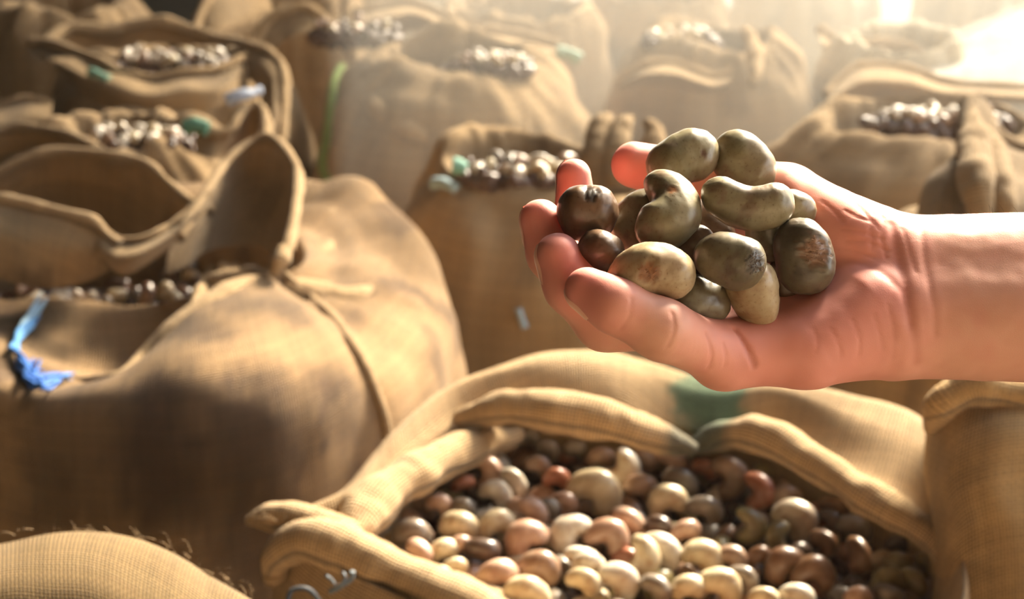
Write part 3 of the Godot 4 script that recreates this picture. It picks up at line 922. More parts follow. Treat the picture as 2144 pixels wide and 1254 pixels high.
const OLIVE := [Color(0.165, 0.142, 0.078), Color(0.265, 0.23, 0.14), Color(0.16, 0.10, 0.06)]
const TAN := [Color(0.31, 0.23, 0.13), Color(0.44, 0.35, 0.21), Color(0.24, 0.14, 0.07)]
const DARK := [Color(0.075, 0.060, 0.038), Color(0.12, 0.097, 0.06), Color(0.05, 0.03, 0.02)]
const BROWN := [Color(0.11, 0.062, 0.034), Color(0.17, 0.10, 0.055), Color(0.05, 0.03, 0.02)]
const GREY := [Color(0.12, 0.105, 0.062), Color(0.20, 0.17, 0.105), Color(0.08, 0.05, 0.035)]

func hand_nuts():
	var br := Color(0.12, 0.055, 0.03)
	var bk := Color(0.03, 0.02, 0.014)
	var fib := Color(0.24, 0.12, 0.065)
	var orange := Color(0.30, 0.115, 0.035)
	# px, py, nearer mm, bulge, tilt, yaw, L, W, T (pixels), bend, asym, colours, scar [px, py, r px, colour] or [], label
	var list := [
		[1428, 332, -24, 112, 25, 10, 166, 112, 112, 1.2, 0.10, OLIVE, [1466, 328, 9, br], "olive cashew nut topmost on the handful, small pit near its right end"],
		[1558, 341, -28, 42, 25, 0, 150, 116, 108, 1.1, 0.05, OLIVE, [], "smooth brown-olive cashew nut at the back right top of the handful"],
		[1404, 440, 6, -14, 20, -30, 182, 134, 124, 3.0, 0.16, OLIVE, [1398, 400, 14, orange], "curled cashew nut with a deep pale notch, in the middle of the handful", 0.245],
		[1565, 428, 8, -98, 6, 0, 198, 106, 92, 1.6, -0.08, OLIVE, [], "longest cashew nut of the handful, smooth olive kidney shape", 0.23],
		[1666, 436, -8, 60, 60, 30, 96, 74, 74, 0.8, 0.1, OLIVE, [], "small round pale nut end peeping out behind the longest nut"],
		[1684, 536, 8, 14, 50, 10, 166, 124, 116, 1.0, 0.06, DARK, [1697, 530, 42, fib], "dark grey cashew nut with a fibrous brown scar, nearest the wrist"],
		[1528, 543, 22, 72, 60, -14, 156, 118, 112, 1.0, 0.16, GREY, [1572, 552, 30, bk], "grey-olive cashew nut with a black torn scar at its right end"],
		[1363, 568, 26, 96, 32, 0, 188, 124, 112, 2.2, 0.06, TAN, [1352, 570, 30, orange], "pale tan cashew nut with an orange scar, resting against the little finger", 0.25],
		[1230, 443, 2, 88, 60, 0, 128, 122, 112, 0.6, 0.02, BROWN, [1236, 408, 24, bk], "dark squarish cashew nut between the index and middle fingertips"],
		[1257, 526, 12, 60, 70, 25, 100, 94, 90, 0.6, 0.1, BROWN, [], "smallest reddish-brown round nut beside the ring fingertip"],
		[1332, 458, -10, 140, 45, 0, 146, 98, 94, 0.9, 0.05, OLIVE, [], "greenish cashew nut tucked behind the curled nut"],
		[1580, 614, 12, 22, 70, 15, 150, 118, 108, 0.8, -0.20, TAN, [], "yellowish tan cashew nut pointing down on the palm"],
		[1460, 628, 12, -100, 60, -20, 150, 108, 100, 0.8, 0.1, GREY, [], "dark greyish nut low on the palm beside the little finger base"],
		[1612, 497, -2, 30, 60, 20, 116, 88, 84, 0.8, 0.1, GREY, [], "shaded grey nut wedged under the right end of the longest nut"],
		[1466, 526, 4, 30, 60, 10, 118, 90, 88, 0.8, 0.1, BROWN, [], "reddish nut in the dark gap left of the black-scarred nut"],
		[1482, 474, -12, 40, 60, 10, 124, 96, 90, 0.8, 0.1, BROWN, [], "dark nut deep in the gap between the curled nut and the longest one"],
		[1420, 560, 2, 20, 60, 10, 110, 84, 80, 0.8, 0.1, BROWN, [], "shadowed nut behind the right end of the pale orange-scarred one"],
		[1640, 590, -4, 20, 60, 10, 96, 74, 70, 0.8, 0.1, BROWN, [], "small shadowed nut in the gap between the dark scarred nut and the yellowish tan one"],
	]
	var k := 0
	for e in list:
		k += 1
		var z: float = HAND_Z - e[2] * 0.001
		var m := z / F
		var b := facing(e[3], e[4], e[5])
		var scar := {}
		if e[12].size():
			scar = {"r": e[12][2] * m, "col": e[12][3], "at": Vector2(e[12][0] - e[0], e[1] - e[12][1]) * m, "basis": b}
		var mesh := nut_mesh(e[6] * m, e[7] * m, e[8] * m, e[9], e[10], k, e[11], 72, 56, scar, e[14] if e.size() > 14 else 0.38)
		var o := put("cashew_nut", mesh, M.shell)
		o.transform = Transform3D(camb * b, P(e[0], e[1], z))
		tag(o, e[13], "nut", "cashew nuts held in the hand")
		if e[12].size() and e[12][2] > 28:
			scar_fibres(o, b, Vector2(e[12][0] - e[0], e[1] - e[12][1]) * m, e[12][2] * m, e[12][3], k)

var placed := PackedVector3Array()
var placed_r := PackedFloat32Array()

# Torn fibres lying over the scar where the nut sat on its fruit.
func scar_fibres(nut: MeshInstance3D, b: Basis, at: Vector2, r: float, c: Color, seedn: int):
	var v: PackedVector3Array = nut.mesh.surface_get_arrays(0)[Mesh.ARRAY_VERTEX]
	var n: PackedVector3Array = nut.mesh.surface_get_arrays(0)[Mesh.ARRAY_NORMAL]
	var near_by := []
	for i in v.size():
		var q := b * v[i]
		if q.z > 0.0 and Vector2(q.x, q.y).distance_to(at) < r * 0.6:
			near_by.append(i)
	var st := SurfaceTool.new()
	st.begin(Mesh.PRIMITIVE_TRIANGLES)
	var g := RandomNumberGenerator.new()
	g.seed = seedn
	for k in 110:
		var i: int = near_by[g.randi() % near_by.size()]
		var d := (n[i].cross(Vector3(g.randf_range(-1, 1), g.randf_range(-1, 1), g.randf_range(-1, 1)))).normalized()
		var L := g.randf_range(0.0008, 0.0022)
		var lift := n[i] * g.randf_range(0.0002, 0.0007)
		st.append_from(tube([v[i] - d * L, v[i] + lift, v[i] + d * L + lift * 0.3], [0.00006, 0.00012, 0.00005], 5, 6, {"base": c.lerp(Color(0.42, 0.24, 0.13), g.randf() * 0.5)}), 0, Transform3D())
	var o := put("scar_fibre", st.commit(), M.tint, nut)
	o.set_meta("kind", "stuff")

func clear_of(p: Vector3, r: float) -> bool:
	for k in placed.size():
		var d := placed[k] - p
		if absf(d.x) < 0.03 and absf(d.z) < 0.03 and d.length() < (placed_r[k] + r):
			return false
	return true

func heap_nuts():
	# shapes and shells shared by all nuts of the sacks
	var shapes := []
	var white := [Color(0.50, 0.43, 0.35), Color(0.78, 0.74, 0.66), Color(0.36, 0.22, 0.14)]
	for k in 9:
		shapes.append(nut_mesh(0.0285, 0.0235 - 0.0006 * (k % 3), 0.0165, [2.4, 2.9, 3.3, 2.6, 3.1, 2.0, 3.4, 2.8, 2.5][k], [0.05, 0.1, 0.16, -0.08, 0.12, 0.2, 0.1, -0.12, 0.15][k], 50 + k, white, 28, 20, {}, 0.22))
	var tones := [Color(0.98, 0.98, 0.96), Color(0.93, 0.90, 0.80), Color(0.88, 0.76, 0.70), Color(0.74, 0.64, 0.57), Color(0.62, 0.60, 0.58), Color(0.58, 0.45, 0.34), Color(0.66, 0.63, 0.46), Color(0.40, 0.33, 0.29), Color(0.80, 0.55, 0.45)]
	var mats := []
	for c in tones:
		var m: StandardMaterial3D = M.shell.duplicate()
		m.albedo_color = c
		mats.append(m)
	# the nuts one can tell apart in the front sack: pixel x, y, length in pixels, bulge, tilt, yaw, tone
	var list := [
		[863, 1116, 92, 75, 40, 0, 4], [923, 1056, 66, 60, 40, 10, 2], [971, 1011, 56, 100, 60, 30, 8], [1025, 990, 78, 0, 30, 0, 2], [1040, 1032, 74, 60, 30, 0, 0],
		[1078, 1011, 70, 20, 40, 20, 0], [971, 1062, 60, 70, 50, 0, 4], [965, 1100, 92, 75, 50, 0, 1], [1040, 1095, 84, 100, 20, 20, 1], [1117, 1074, 80, 20, 30, 10, 2],
		[1150, 1062, 58, 60, 50, 20, 4], [929, 1151, 72, 100, 40, 20, 1], [881, 1163, 74, 10, 40, 10, 2], [965, 1140, 60, 80, 40, 30, 2], [1010, 1150, 84, 80, 65, 0, 7],
		[1096, 1131, 104, 140, 18, 0, 2], [1189, 1119, 98, 155, 15, 0, 0], [1037, 1205, 98, 115, 35, 0, 2], [1129, 1187, 98, 80, 25, 0, 3], [956, 1184, 55, 80, 50, 30, 1],
		[923, 1205, 66, 70, 40, 0, 1], [1102, 1240, 104, 85, 40, 0, 1], [980, 1230, 62, 60, 50, 20, 6], [1221, 1166, 76, 60, 60, 40, 0], [1183, 1050, 60, 60, 40, 30, 2],
		[1207, 940, 60, 60, 40, 20, 4], [1260, 957, 72, 90, 50, 0, 3], [1305, 990, 96, -40, 15, 0, 0], [1252, 1029, 124, 52, 30, 0, 1], [1407, 964, 84, 45, 40, 0, 2],
		[1347, 1020, 78, 60, 40, 20, 3], [1395, 1047, 92, 110, 25, -10, 1], [1428, 1010, 80, 40, 30, 0, 4], [1275, 1122, 98, 60, 15, 0, 2], [1389, 1157, 100, 30, 28, 0, 0],
		[1350, 1169, 96, -10, 40, 0, 1], [1475, 1166, 96, 50, 12, 0, 1], [1535, 1169, 74, 50, 25, 0, 3], [1317, 1089, 78, 55, 60, 0, 2], [1532, 999, 96, 8, 15, 0, 3],
		[1481, 1065, 80, 60, 50, 10, 4], [1481, 981, 66, 60, 40, 20, 8], [1592, 1029, 86, 5, 40, 0, 8], [1231, 1180, 74, 100, 40, 0, 0], [1225, 1216, 80, 60, 40, 0, 1],
		[1299, 1214, 96, 45, 20, 0, 0], [1377, 1232, 76, 40, 50, 0, 4], [1440, 1229, 82, 100, 40, 0, 1], [1514, 1226, 98, 50, 25, 0, 1], [1559, 1211, 70, 40, 40, 0, 4],
		[1437, 1110, 66, 90, 30, 20, 2], [1574, 1101, 80, 0, 20, 0, 6], [1383, 1101, 64, 60, 50, 0, 7], [1647, 1038, 70, 80, 40, 0, 3], [1670, 1086, 102, 40, 12, 0, 0],
		[1626, 1122, 68, 170, 40, 0, 6], [1793, 1104, 80, 60, 50, 10, 4], [1641, 1180, 96, 120, 18, 0, 5], [1706, 1199, 98, 75, 12, 0, 5], [1799, 1166, 84, 8, 75, 0, 5],
		[1885, 1178, 70, 80, 50, 0, 6], [1861, 1215, 84, 110, 20, 0, 6], [1864, 1245, 70, 60, 60, 0, 4], [1915, 1223, 72, 10, 50, 0, 6], [1945, 1184, 62, 30, 50, 0, 6],
		[1670, 1246, 80, 80, 50, 0, 0], [1727, 1137, 66, 30, 40, 0, 5], [1742, 1092, 60, 30, 40, 0, 7], [1748, 1062, 66, 60, 50, 0, 5], [1882, 1137, 56, 80, 40, 0, 7],
		[1799, 1248, 66, 90, 40, 0, 2], [1600, 1250, 68, 80, 40, 0, 1], [1590, 1163, 60, 100, 40, 0, 5], [1150, 940, 58, 60, 40, 0, 4], [1110, 915, 56, 60, 40, 0, 4], [1130, 975, 60, 60, 40, 0, 3], [1165, 1000, 62, 90, 40, 0, 8], [1350, 962, 62, 60, 50, 0, 3]]
	var named := {
		54: "brightest white curled nut shining at the right of the open front sack",
		16: "white curled nut, hollow to its right, left of centre in the open front sack",
		28: "long yellowish-white nut sloping down, in the upper middle of the open front sack",
		27: "white crescent nut with its hollow upwards, near the rear hem of the open front sack",
		39: "tan ring-like curled nut under the rear hem of the open front sack",
		58: "plump brown curled nut in front of a like one, bottom right of the front sack",
		57: "brown curled nut partly behind a like one, bottom right of the front sack",
		59: "brown egg-like nut with a bluish glint, near the right end of the open front sack",
		31: "pale yellow nut with a knobbed end, in the centre of the open front sack",
		33: "tan curled nut with an orange hollow, middle of the open front sack",
		29: "pinkish pointed nut lying against the green-stained hem of the open front sack",
		15: "big pink and white curled nut left of the white one in the open front sack"}
	var n := 0
	var pile := "raw cashew nuts in the open front sack"
	for e in list:
		var base := 0.729
		var p := H(e[0], e[1], base)
		var dep: float = -(camb.inverse() * (p - EYE)).z
		var L: float = maxf(e[2] * dep / F * 1.0, 0.018)
		var r := L * 0.30
		var up := -ray(e[0], e[1]).normalized()
		for k in 30:
			if clear_of(p, r * 0.93):
				break
			p += up * 0.003
		placed.append(p)
		placed_r.append(r)
		var o := put("cashew_nut", shapes[n % shapes.size()], mats[e[6]])
		o.transform = Transform3D((camb * facing(e[3], e[4], e[5])).scaled(Vector3.ONE * L / 0.0285), p)
		tag(o, named[n] if named.has(n) else nut_words(e, list, named), "nut", pile)
		n += 1
	# the rest of the heap, dropped where there is room
	var poly := PackedVector2Array()
	for e in [[770, 1175], [830, 1090], [930, 1010], [1080, 915], [1190, 890], [1330, 915], [1440, 945], [1570, 950], [1720, 1030], [1850, 1105], [1950, 1160], [1975, 1230], [1900, 1330], [1580, 1390], [1250, 1330], [930, 1200]]:
		var q := H(e[0], e[1], 0.72)
		poly.append(Vector2(q.x, q.z))
	var layers := [0.716, 0.703, 0.690]
	var count := 0
	var g := RandomNumberGenerator.new()
	g.seed = 21
	for lay in layers:
		for k in 900:
			var x := g.randf_range(-0.12, 0.32)
			var z := g.randf_range(-1.06, -0.68)
			if not Geometry2D.is_point_in_polygon(Vector2(x, z), poly):
				continue
			var p := Vector3(x, lay + g.randf_range(-0.004, 0.004), z)
			if not clear_of(p, 0.0092):
				continue
			placed.append(p)
			placed_r.append(0.0092)
			if lay > 0.71:
				loose_nut(p, g, shapes, mats, "smaller nut filling a gap between the bigger nuts of the open front sack", "small nuts filling gaps in the open front sack")
			else:
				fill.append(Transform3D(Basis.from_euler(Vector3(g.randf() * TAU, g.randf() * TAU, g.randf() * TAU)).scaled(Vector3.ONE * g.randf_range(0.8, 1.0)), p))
				tint.append(tones[[3, 5, 7, 4, 7][g.randi() % 5]])  # lower layers tinted darker, painting shade into the gaps
			count += 1
	# nuts in the mouths of the other sacks: centre, half sizes, height, how many, label
	var mouths := [
		[H(500, 540, 0.70), 0.07, 0.05, 0.685, 30, "pale nut deep in the mouth of the bulging sack with blue twine", "nuts in the bulging sack", 12],
		[H(190, 605, 0.71), 0.09, 0.04, 0.695, 14, "shaded nut under the hanging flap of the bulging sack with blue twine", "nuts under the flap of the bulging sack", 0],
		[H(285, 285, 0.755), 0.055, 0.025, 0.752, 22, "small grey-white nut in the crumpled sack behind the bulging one", "nuts in the crumpled sack", 10],
		[H(360, 122, 0.755), 0.085, 0.035, 0.75, 30, "small nut above the pale folded band of the shady rear sack", "nuts in the shady rear sack", 8],
		[H(1020, 128, 0.765), 0.055, 0.028, 0.762, 20, "whitish nut on top of the sack with the green stripe", "nuts in the striped sack", 8],
		[H(1095, 350, 0.755), 0.06, 0.025, 0.752, 20, "whitish nut in the low sack behind the fingers", "nuts in the low sack", 12],
		[H(1965, 246, 0.757), 0.075, 0.025, 0.755, 22, "glinting nut in the mouth of the broad sunlit sack", "nuts in the broad sunlit sack", 14],
		[H(1425, 76, 0.76), 0.05, 0.025, 0.757, 12, "tiny pale nut on the sack with the sagging dent", "nuts in the dented sack", 0],
		[H(740, 55, 0.775), 0.06, 0.03, 0.77, 10, "tiny bluish-white nut left of the striped sack's rear fold", "nuts behind the striped sack", 0]]
	for m in mouths:
		var made := 0
		for k in 400:
			if made >= m[4]:
				break
			var a := g.randf() * TAU
			var rr := sqrt(g.randf())
			var p: Vector3 = m[0] + Vector3(cos(a) * rr * m[1], 0, sin(a) * rr * m[2])
			p.y = m[3] + g.randf_range(0.0, 0.012)
			if not clear_of(p, 0.008):
				continue
			placed.append(p)
			placed_r.append(0.0085)
			if made < m[7]:
				loose_nut(p, g, shapes, [mats[0], mats[1], mats[4], mats[3], mats[0]], m[5], m[6])
			else:
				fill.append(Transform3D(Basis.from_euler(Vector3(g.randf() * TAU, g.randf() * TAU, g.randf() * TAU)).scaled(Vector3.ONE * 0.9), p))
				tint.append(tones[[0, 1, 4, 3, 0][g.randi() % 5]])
			made += 1
		# what fills the sack below them
		var xs := []
		for k in 170:
			var a := g.randf() * TAU
			var rr := sqrt(g.randf()) * 1.3
			var b := Basis.from_euler(Vector3(g.randf() * TAU, g.randf() * TAU, g.randf() * TAU))
			xs.append(Transform3D(b, m[0] + Vector3(cos(a) * rr * m[1], m[3] - m[0].y - g.randf_range(0.004, 0.02), sin(a) * rr * m[2])))
		lower += xs
	for k in 900:
		var x := g.randf_range(-0.12, 0.32)
		var z := g.randf_range(-1.06, -0.68)
		if Geometry2D.is_point_in_polygon(Vector2(x, z), poly):
			lower.append(Transform3D(Basis.from_euler(Vector3(g.randf() * TAU, g.randf() * TAU, g.randf() * TAU)), Vector3(x, g.randf_range(0.675, 0.70), z)))
	fill += lower
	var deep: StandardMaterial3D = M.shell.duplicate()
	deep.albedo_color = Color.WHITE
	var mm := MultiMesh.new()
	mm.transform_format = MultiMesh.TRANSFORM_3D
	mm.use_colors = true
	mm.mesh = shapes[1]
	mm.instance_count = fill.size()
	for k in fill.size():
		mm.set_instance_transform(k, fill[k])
		var cc: Color = tint[k] if k < tint.size() else Color(0.42, 0.31, 0.25)  # deepest nuts get a dark tint in place of shade
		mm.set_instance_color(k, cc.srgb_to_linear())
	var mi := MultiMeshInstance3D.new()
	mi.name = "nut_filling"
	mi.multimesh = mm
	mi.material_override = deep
	mi.set_meta("kind", "stuff")
	tag(mi, "mass of deeper cashew nuts darkened as if shaded filling the sacks under the loose ones", "nuts")
	add_child(mi, true)

var fill := []
var lower := []
var tint := []
var said := {}

# A nut of the open sack is told by its shell and by where it lies from the nearest of the conspicuous nuts.
func nut_words(e: Array, list: Array, named: Dictionary) -> String:
	var short := {54: "the brightest white nut", 16: "the white nut hollow on its right", 28: "the long yellowish nut", 27: "the white crescent nut", 39: "the tan ring-like nut", 58: "the front brown curled nut", 59: "the egg-like brown nut", 31: "the knobbed pale yellow nut", 33: "the tan orange-hollowed nut", 29: "the pinkish pointed nut", 15: "the big pink-white nut"}
	var tone: String = ["white", "cream", "pinkish", "fawn", "grey", "brown", "olive", "dark brown", "reddish"][e[6]]
	var best := 1e9
	var words := ""
	for k in short:
		var d := Vector2(e[0] - list[k][0], e[1] - list[k][1])
		if d.length() < best:
			best = d.length()
			var way: String
			if absf(d.x) > 2.0 * absf(d.y):
				way = "to the right of" if d.x > 0 else "to the left of"
			elif absf(d.y) > 2.0 * absf(d.x):
				way = "in front of" if d.y > 0 else "behind"
			else:
				way = ("right in front of" if d.x > 0 else "left in front of") if d.y > 0 else ("right behind" if d.x > 0 else "left behind")
				way = {"right in front of": "in front and to the right of", "left in front of": "in front and to the left of", "right behind": "behind and to the right of", "left behind": "behind and to the left of"}[way]
			words = "%s %s" % [way, short[k]]
	var form: String = "curled " if e[4] < 30 else ""
	var text := "%s %snut %s" % [tone, form, words]
	said[text] = said.get(text, 0) + 1
	return text if said[text] == 1 else "%s, %s of its like" % [text, ["second", "third", "fourth"][said[text] - 2]]


func loose_nut(p: Vector3, g: RandomNumberGenerator, shapes: Array, mats: Array, label: String, group: String):
	var o := put("cashew_nut", shapes[g.randi() % shapes.size()], mats[g.randi() % mats.size()])
	var b := Basis.from_euler(Vector3(g.randf_range(-0.9, 0.9) - 0.5, g.randf() * TAU, g.randf_range(-0.9, 0.9)))
	o.transform = Transform3D(b.scaled(Vector3.ONE * g.randf_range(0.78, 0.98)), p)
	tag(o, label, "nut", group)


# ==================================================================== the hand
var bones := []            # [group, a, b, ra, rb]
const SOFT := 380.0

func bone(g: int, a: Array, b: Array, ra: float, rb: float):  # pixel x, pixel y, nearer mm; radii in mm
	bones.append([g, HP(a[0], a[1], a[2]), HP(b[0], b[1], b[2]), ra * 0.001, rb * 0.001])

func field(p: Vector3, use: Array) -> float:
	var s0 := 0.0
	var best := 0.0
	var cur := -1
	var s := 0.0
	for i in use:
		var e = bones[i]
		var a: Vector3 = e[1]
		var ab: Vector3 = e[2] - a
		var pa := p - a
		var t := clampf(pa.dot(ab) / ab.length_squared(), 0.0, 1.0)
		var d := (pa - ab * t).length() - lerpf(e[3], e[4], t)
		var x := exp(-SOFT * d)
		if e[0] == 0:
			s0 += x
		else:
			if e[0] != cur:
				best = maxf(best, s)
				s = 0.0
				cur = e[0]
			s += x
	best = maxf(best, s)
	return -log(s0 + best + 1e-30) / SOFT

func near(c: Vector3, reach: float) -> Array:
	var use := []
	for i in bones.size():
		var e = bones[i]
		var a: Vector3 = e[1]
		var ab: Vector3 = e[2] - a
		var t := clampf((c - a).dot(ab) / ab.length_squared(), 0.0, 1.0)
		if (c - a - ab * t).length() - lerpf(e[3], e[4], t) < reach:
			use.append(i)
	return use

func hand_bones():
	# forearm and wrist
	bone(0, [1900, 575, -14], [2700, 580, -10], 21, 25)
	bone(0, [1900, 665, -6], [2700, 670, 0], 21, 25)
	# metacarpals
	bone(0, [1850, 700, 0], [1520, 745, 8], 15, 11)
	bone(0, [1850, 660, -10], [1480, 690, -8], 14, 11)
	bone(0, [1850, 610, -18], [1450, 600, -26], 14, 11)
	bone(0, [1850, 560, -24], [1465, 510, -38], 14, 11)
	# heel of the hand, thumb ball
	bone(0, [1805, 650, 0], [1690, 735, 6], 15.5, 12)
	bone(0, [1800, 520, -14], [1650, 425, -36], 17, 13)
	# thumb
	bone(1, [1640, 415, -40], [1440, 368, -50], 12, 10.2)
	bone(1, [1440, 368, -50], [1328, 346, -50], 10.0, 8.8)
	# index
	bone(2, [1470, 505, -38], [1262, 560, -34], 9.5, 8.5)
	bone(2, [1262, 560, -34], [1208, 460, -28], 8.0, 7.2)
	bone(2, [1208, 460, -28], [1201, 368, -26], 7.2, 6.2)
	# middle
	bone(3, [1450, 600, -26], [1222, 620, -16], 10, 8.8)
	bone(3, [1222, 620, -16], [1158, 530, -8], 8.6, 7.8)
	bone(3, [1158, 530, -8], [1132, 460, -6], 7.8, 7.2)
	# ring
	bone(4, [1475, 690, -8], [1268, 672, 6], 10, 9)
	bone(4, [1268, 672, 6], [1198, 600, 12], 8.8, 8.0)
	bone(4, [1198, 600, 12], [1168, 535, 12], 8.0, 7.5)
	# little
	bone(5, [1510, 742, 10], [1385, 690, 30], 10, 8.8)
	bone(5, [1385, 690, 30], [1288, 640, 32], 8.2, 7.6)
	bone(5, [1288, 640, 32], [1228, 606, 28], 7.6, 7.0)

func hand():
	hand_bones()
	var cell := 0.0016
	var B := 4                                             # cells per block side
	var lo := Vector3(1e9, 1e9, 1e9)
	var hi := -lo
	for e in bones:
		lo = lo.min(e[1] - Vector3.ONE * (e[3] + 0.006)).min(e[2] - Vector3.ONE * (e[4] + 0.006))
		hi = hi.max(e[1] + Vector3.ONE * (e[3] + 0.006)).max(e[2] + Vector3.ONE * (e[4] + 0.006))
	hi.x = minf(hi.x, HP(2420, 620, 0).x)
	var bs := cell * B
	var nb := Vector3i(((hi - lo) / bs).ceil())
	var vals := {}                                           # lattice point -> field
	var blocks := {}                                         # block -> bones near it
	for bz in nb.z:
		for by in nb.y:
			for bx in nb.x:
				var c := lo + (Vector3(bx, by, bz) + Vector3.ONE * 0.5) * bs
				var use := near(c, bs * 0.87 + 0.011)
				if use.is_empty():
					continue
				if absf(field(c, use)) > bs * 1.1:
					continue
				blocks[Vector3i(bx, by, bz)] = use
				for z in B + 1:
					for y in B + 1:
						for x in B + 1:
							var i := Vector3i(bx * B + x, by * B + y, bz * B + z)
							if not vals.has(i):
								vals[i] = field(lo + Vector3(i) * cell, use)
	# surface nets
	var vid := {}
	var v := PackedVector3Array()
	var off := []
	for k in 8:
		off.append(Vector3i(k & 1, (k >> 1) & 1, k >> 2))
	var edges := [[0, 1], [2, 3], [4, 5], [6, 7], [0, 2], [1, 3], [4, 6], [5, 7], [0, 4], [1, 5], [2, 6], [3, 7]]
	for b in blocks:
		for z in B:
			for y in B:
				for x in B:
					var i: Vector3i = b * B + Vector3i(x, y, z)
					var f := []
					var neg := 0
					for o in off:
						var q: float = vals[i + o]
						f.append(q)
						if q < 0.0:
							neg += 1
					if neg == 0 or neg == 8:
						continue
					var s := Vector3.ZERO
					var n := 0
					for e in edges:
						if (f[e[0]] < 0.0) != (f[e[1]] < 0.0):
							var t: float = f[e[0]] / (f[e[0]] - f[e[1]])
							s += Vector3(off[e[0]]).lerp(Vector3(off[e[1]]), t)
							n += 1
					vid[i] = v.size()
					v.append(lo + (Vector3(i) + s / n) * cell)
	var idx := PackedInt32Array()
	var ax := [Vector3i(1, 0, 0), Vector3i(0, 1, 0), Vector3i(0, 0, 1)]
	for i in vid:
		for d in 3:
			var u: Vector3i = ax[(d + 1) % 3]
			var w: Vector3i = ax[(d + 2) % 3]
			var q0: float = vals[i]
			var q1: float = vals[i + ax[d]]
			if (q0 < 0.0) == (q1 < 0.0):
				continue
			if not (vid.has(i - u) and vid.has(i - w) and vid.has(i - u - w)):
				continue
			var a: int = vid[i]
			var b: int = vid[i - u]
			var c: int = vid[i - u - w]
			var e: int = vid[i - w]
			if q0 < 0.0:
				idx.append_array([a, e, c, a, c, b])
			else:
				idx.append_array([a, b, c, a, c, e])
	# split every triangle in four
	var mids := {}
	var idx2 := PackedInt32Array()
	for k in range(0, idx.size(), 3):
		var m := [0, 0, 0]
		for j in 3:
			var p := idx[k + j]
			var q := idx[k + (j + 1) % 3]
			var key := mini(p, q) * 1000000 + maxi(p, q)
			if not mids.has(key):
				mids[key] = v.size()
				v.append((v[p] + v[q]) / 2.0)
			m[j] = mids[key]
		idx2.append_array([idx[k], m[0], m[2], m[0], idx[k + 1], m[1], m[2], m[1], idx[k + 2], m[0], m[1], m[2]])
	# move every vertex onto the surface
	var nrm := PackedVector3Array()
	nrm.resize(v.size())
	var creases := crease_lines()
	var col := PackedColorArray()
	for k in v.size():
		var p := v[k]
		var bi := Vector3i(((p - lo) / bs).floor())
		var use = blocks.get(bi)
		if use == null:
			use = near(p, 0.014)
		var f := field(p, use)
		var h := 0.0004
		var g := Vector3(field(p + Vector3(h, 0, 0), use) - f, field(p + Vector3(0, h, 0), use) - f, field(p + Vector3(0, 0, h), use) - f)
		g = g.normalized()
		p -= g * f
		var dent := 0.0
		for cl in creases:
			if p.distance_to(cl.mid) > cl.reach:
				continue
			var dm := 1e9
			for j in cl.pts.size() - 1:
				dm = minf(dm, p.distance_to(Geometry3D.get_closest_point_to_segment(p, cl.pts[j], cl.pts[j + 1])))
			dent += cl.deep * exp(-pow(dm / cl.wide, 2.0))
		dent += 0.00022 * wob.get_noise_3dv(p * 70.0)
		v[k] = p - g * dent
		col.append(skin_tone(p, dent))
	var mesh := indexed(v, idx2, PackedVector2Array(), col)
	var o := put("person", mesh, M.skin)
	nails(o)
	arm_hair(o)
	tag(o, "bare forearm and cupped right hand reaching in, holding a heap of cashew nuts", "person")

# A nail on the outer side of a last finger bone: root, tip, radius in mm, which way its back faces (right, up, nearer)
func nails(hand_mesh: Node3D):
	for e in [
		[[1158, 530, -8], [1132, 460, -6], 7.3, Vector3(-0.80, -0.25, -0.45)],
		[[1198, 600, 12], [1168, 535, 12], 7.6, Vector3(-0.82, -0.35, -0.28)],
		[[1288, 640, 32], [1228, 606, 28], 7.2, Vector3(-0.52, -0.82, -0.18)],
		[[1208, 460, -28], [1201, 368, -26], 6.7, Vector3(-0.7, 0.05, -0.75)],
		[[1440, 368, -50], [1328, 346, -50], 9.2, Vector3(0.0, 0.5, -0.86)]]:
		var a := HP(e[0][0], e[0][1], e[0][2])
		var b := HP(e[1][0], e[1][1], e[1][2])
		var ax := (b - a).normalized()
		var back: Vector3 = camb * e[3]
		back = (back - ax * back.dot(ax)).normalized()
		var side := ax.cross(back)
		var r: float = e[2] * 0.001
		var v := PackedVector3Array()
		var idx := PackedInt32Array()
		for j in 13:
			var t := j / 12.0
			for i in 13:
				var s := i / 6.0 - 1.0
				var an := s * 0.80 * (0.82 + 0.18 * sin(t * PI))
				var along := lerpf(-0.0058, 0.0060, t) - (s * s) * 0.0016 * (1.0 - t)
				var over := maxf(along, 0.0)
				var p := b + ax * along + (back * cos(an) + side * sin(an)) * sqrt(maxf(r * r - over * over, r * r * 0.2))
				var lift := 0.0003 * (1.0 - pow(absf(s), 8.0)) * (1.0 if j > 0 else 0.0) + 0.0001
				var use := near(p, 0.02)
				for turn in 2:
					var f := field(p, use)
					var h := 0.0004
					var gr := Vector3(field(p + Vector3(h, 0, 0), use) - f, field(p + Vector3(0, h, 0), use) - f, field(p + Vector3(0, 0, h), use) - f).normalized()
					p -= gr * (f - lift)
				v.append(p)
		for j in 12:
			for i in 12:
				var k := j * 13 + i
				idx.append_array([k, k + 13, k + 1, k + 1, k + 13, k + 14])
		put("fingernail", indexed(v, idx, PackedVector2Array(), PackedColorArray()), M.nail, hand_mesh)

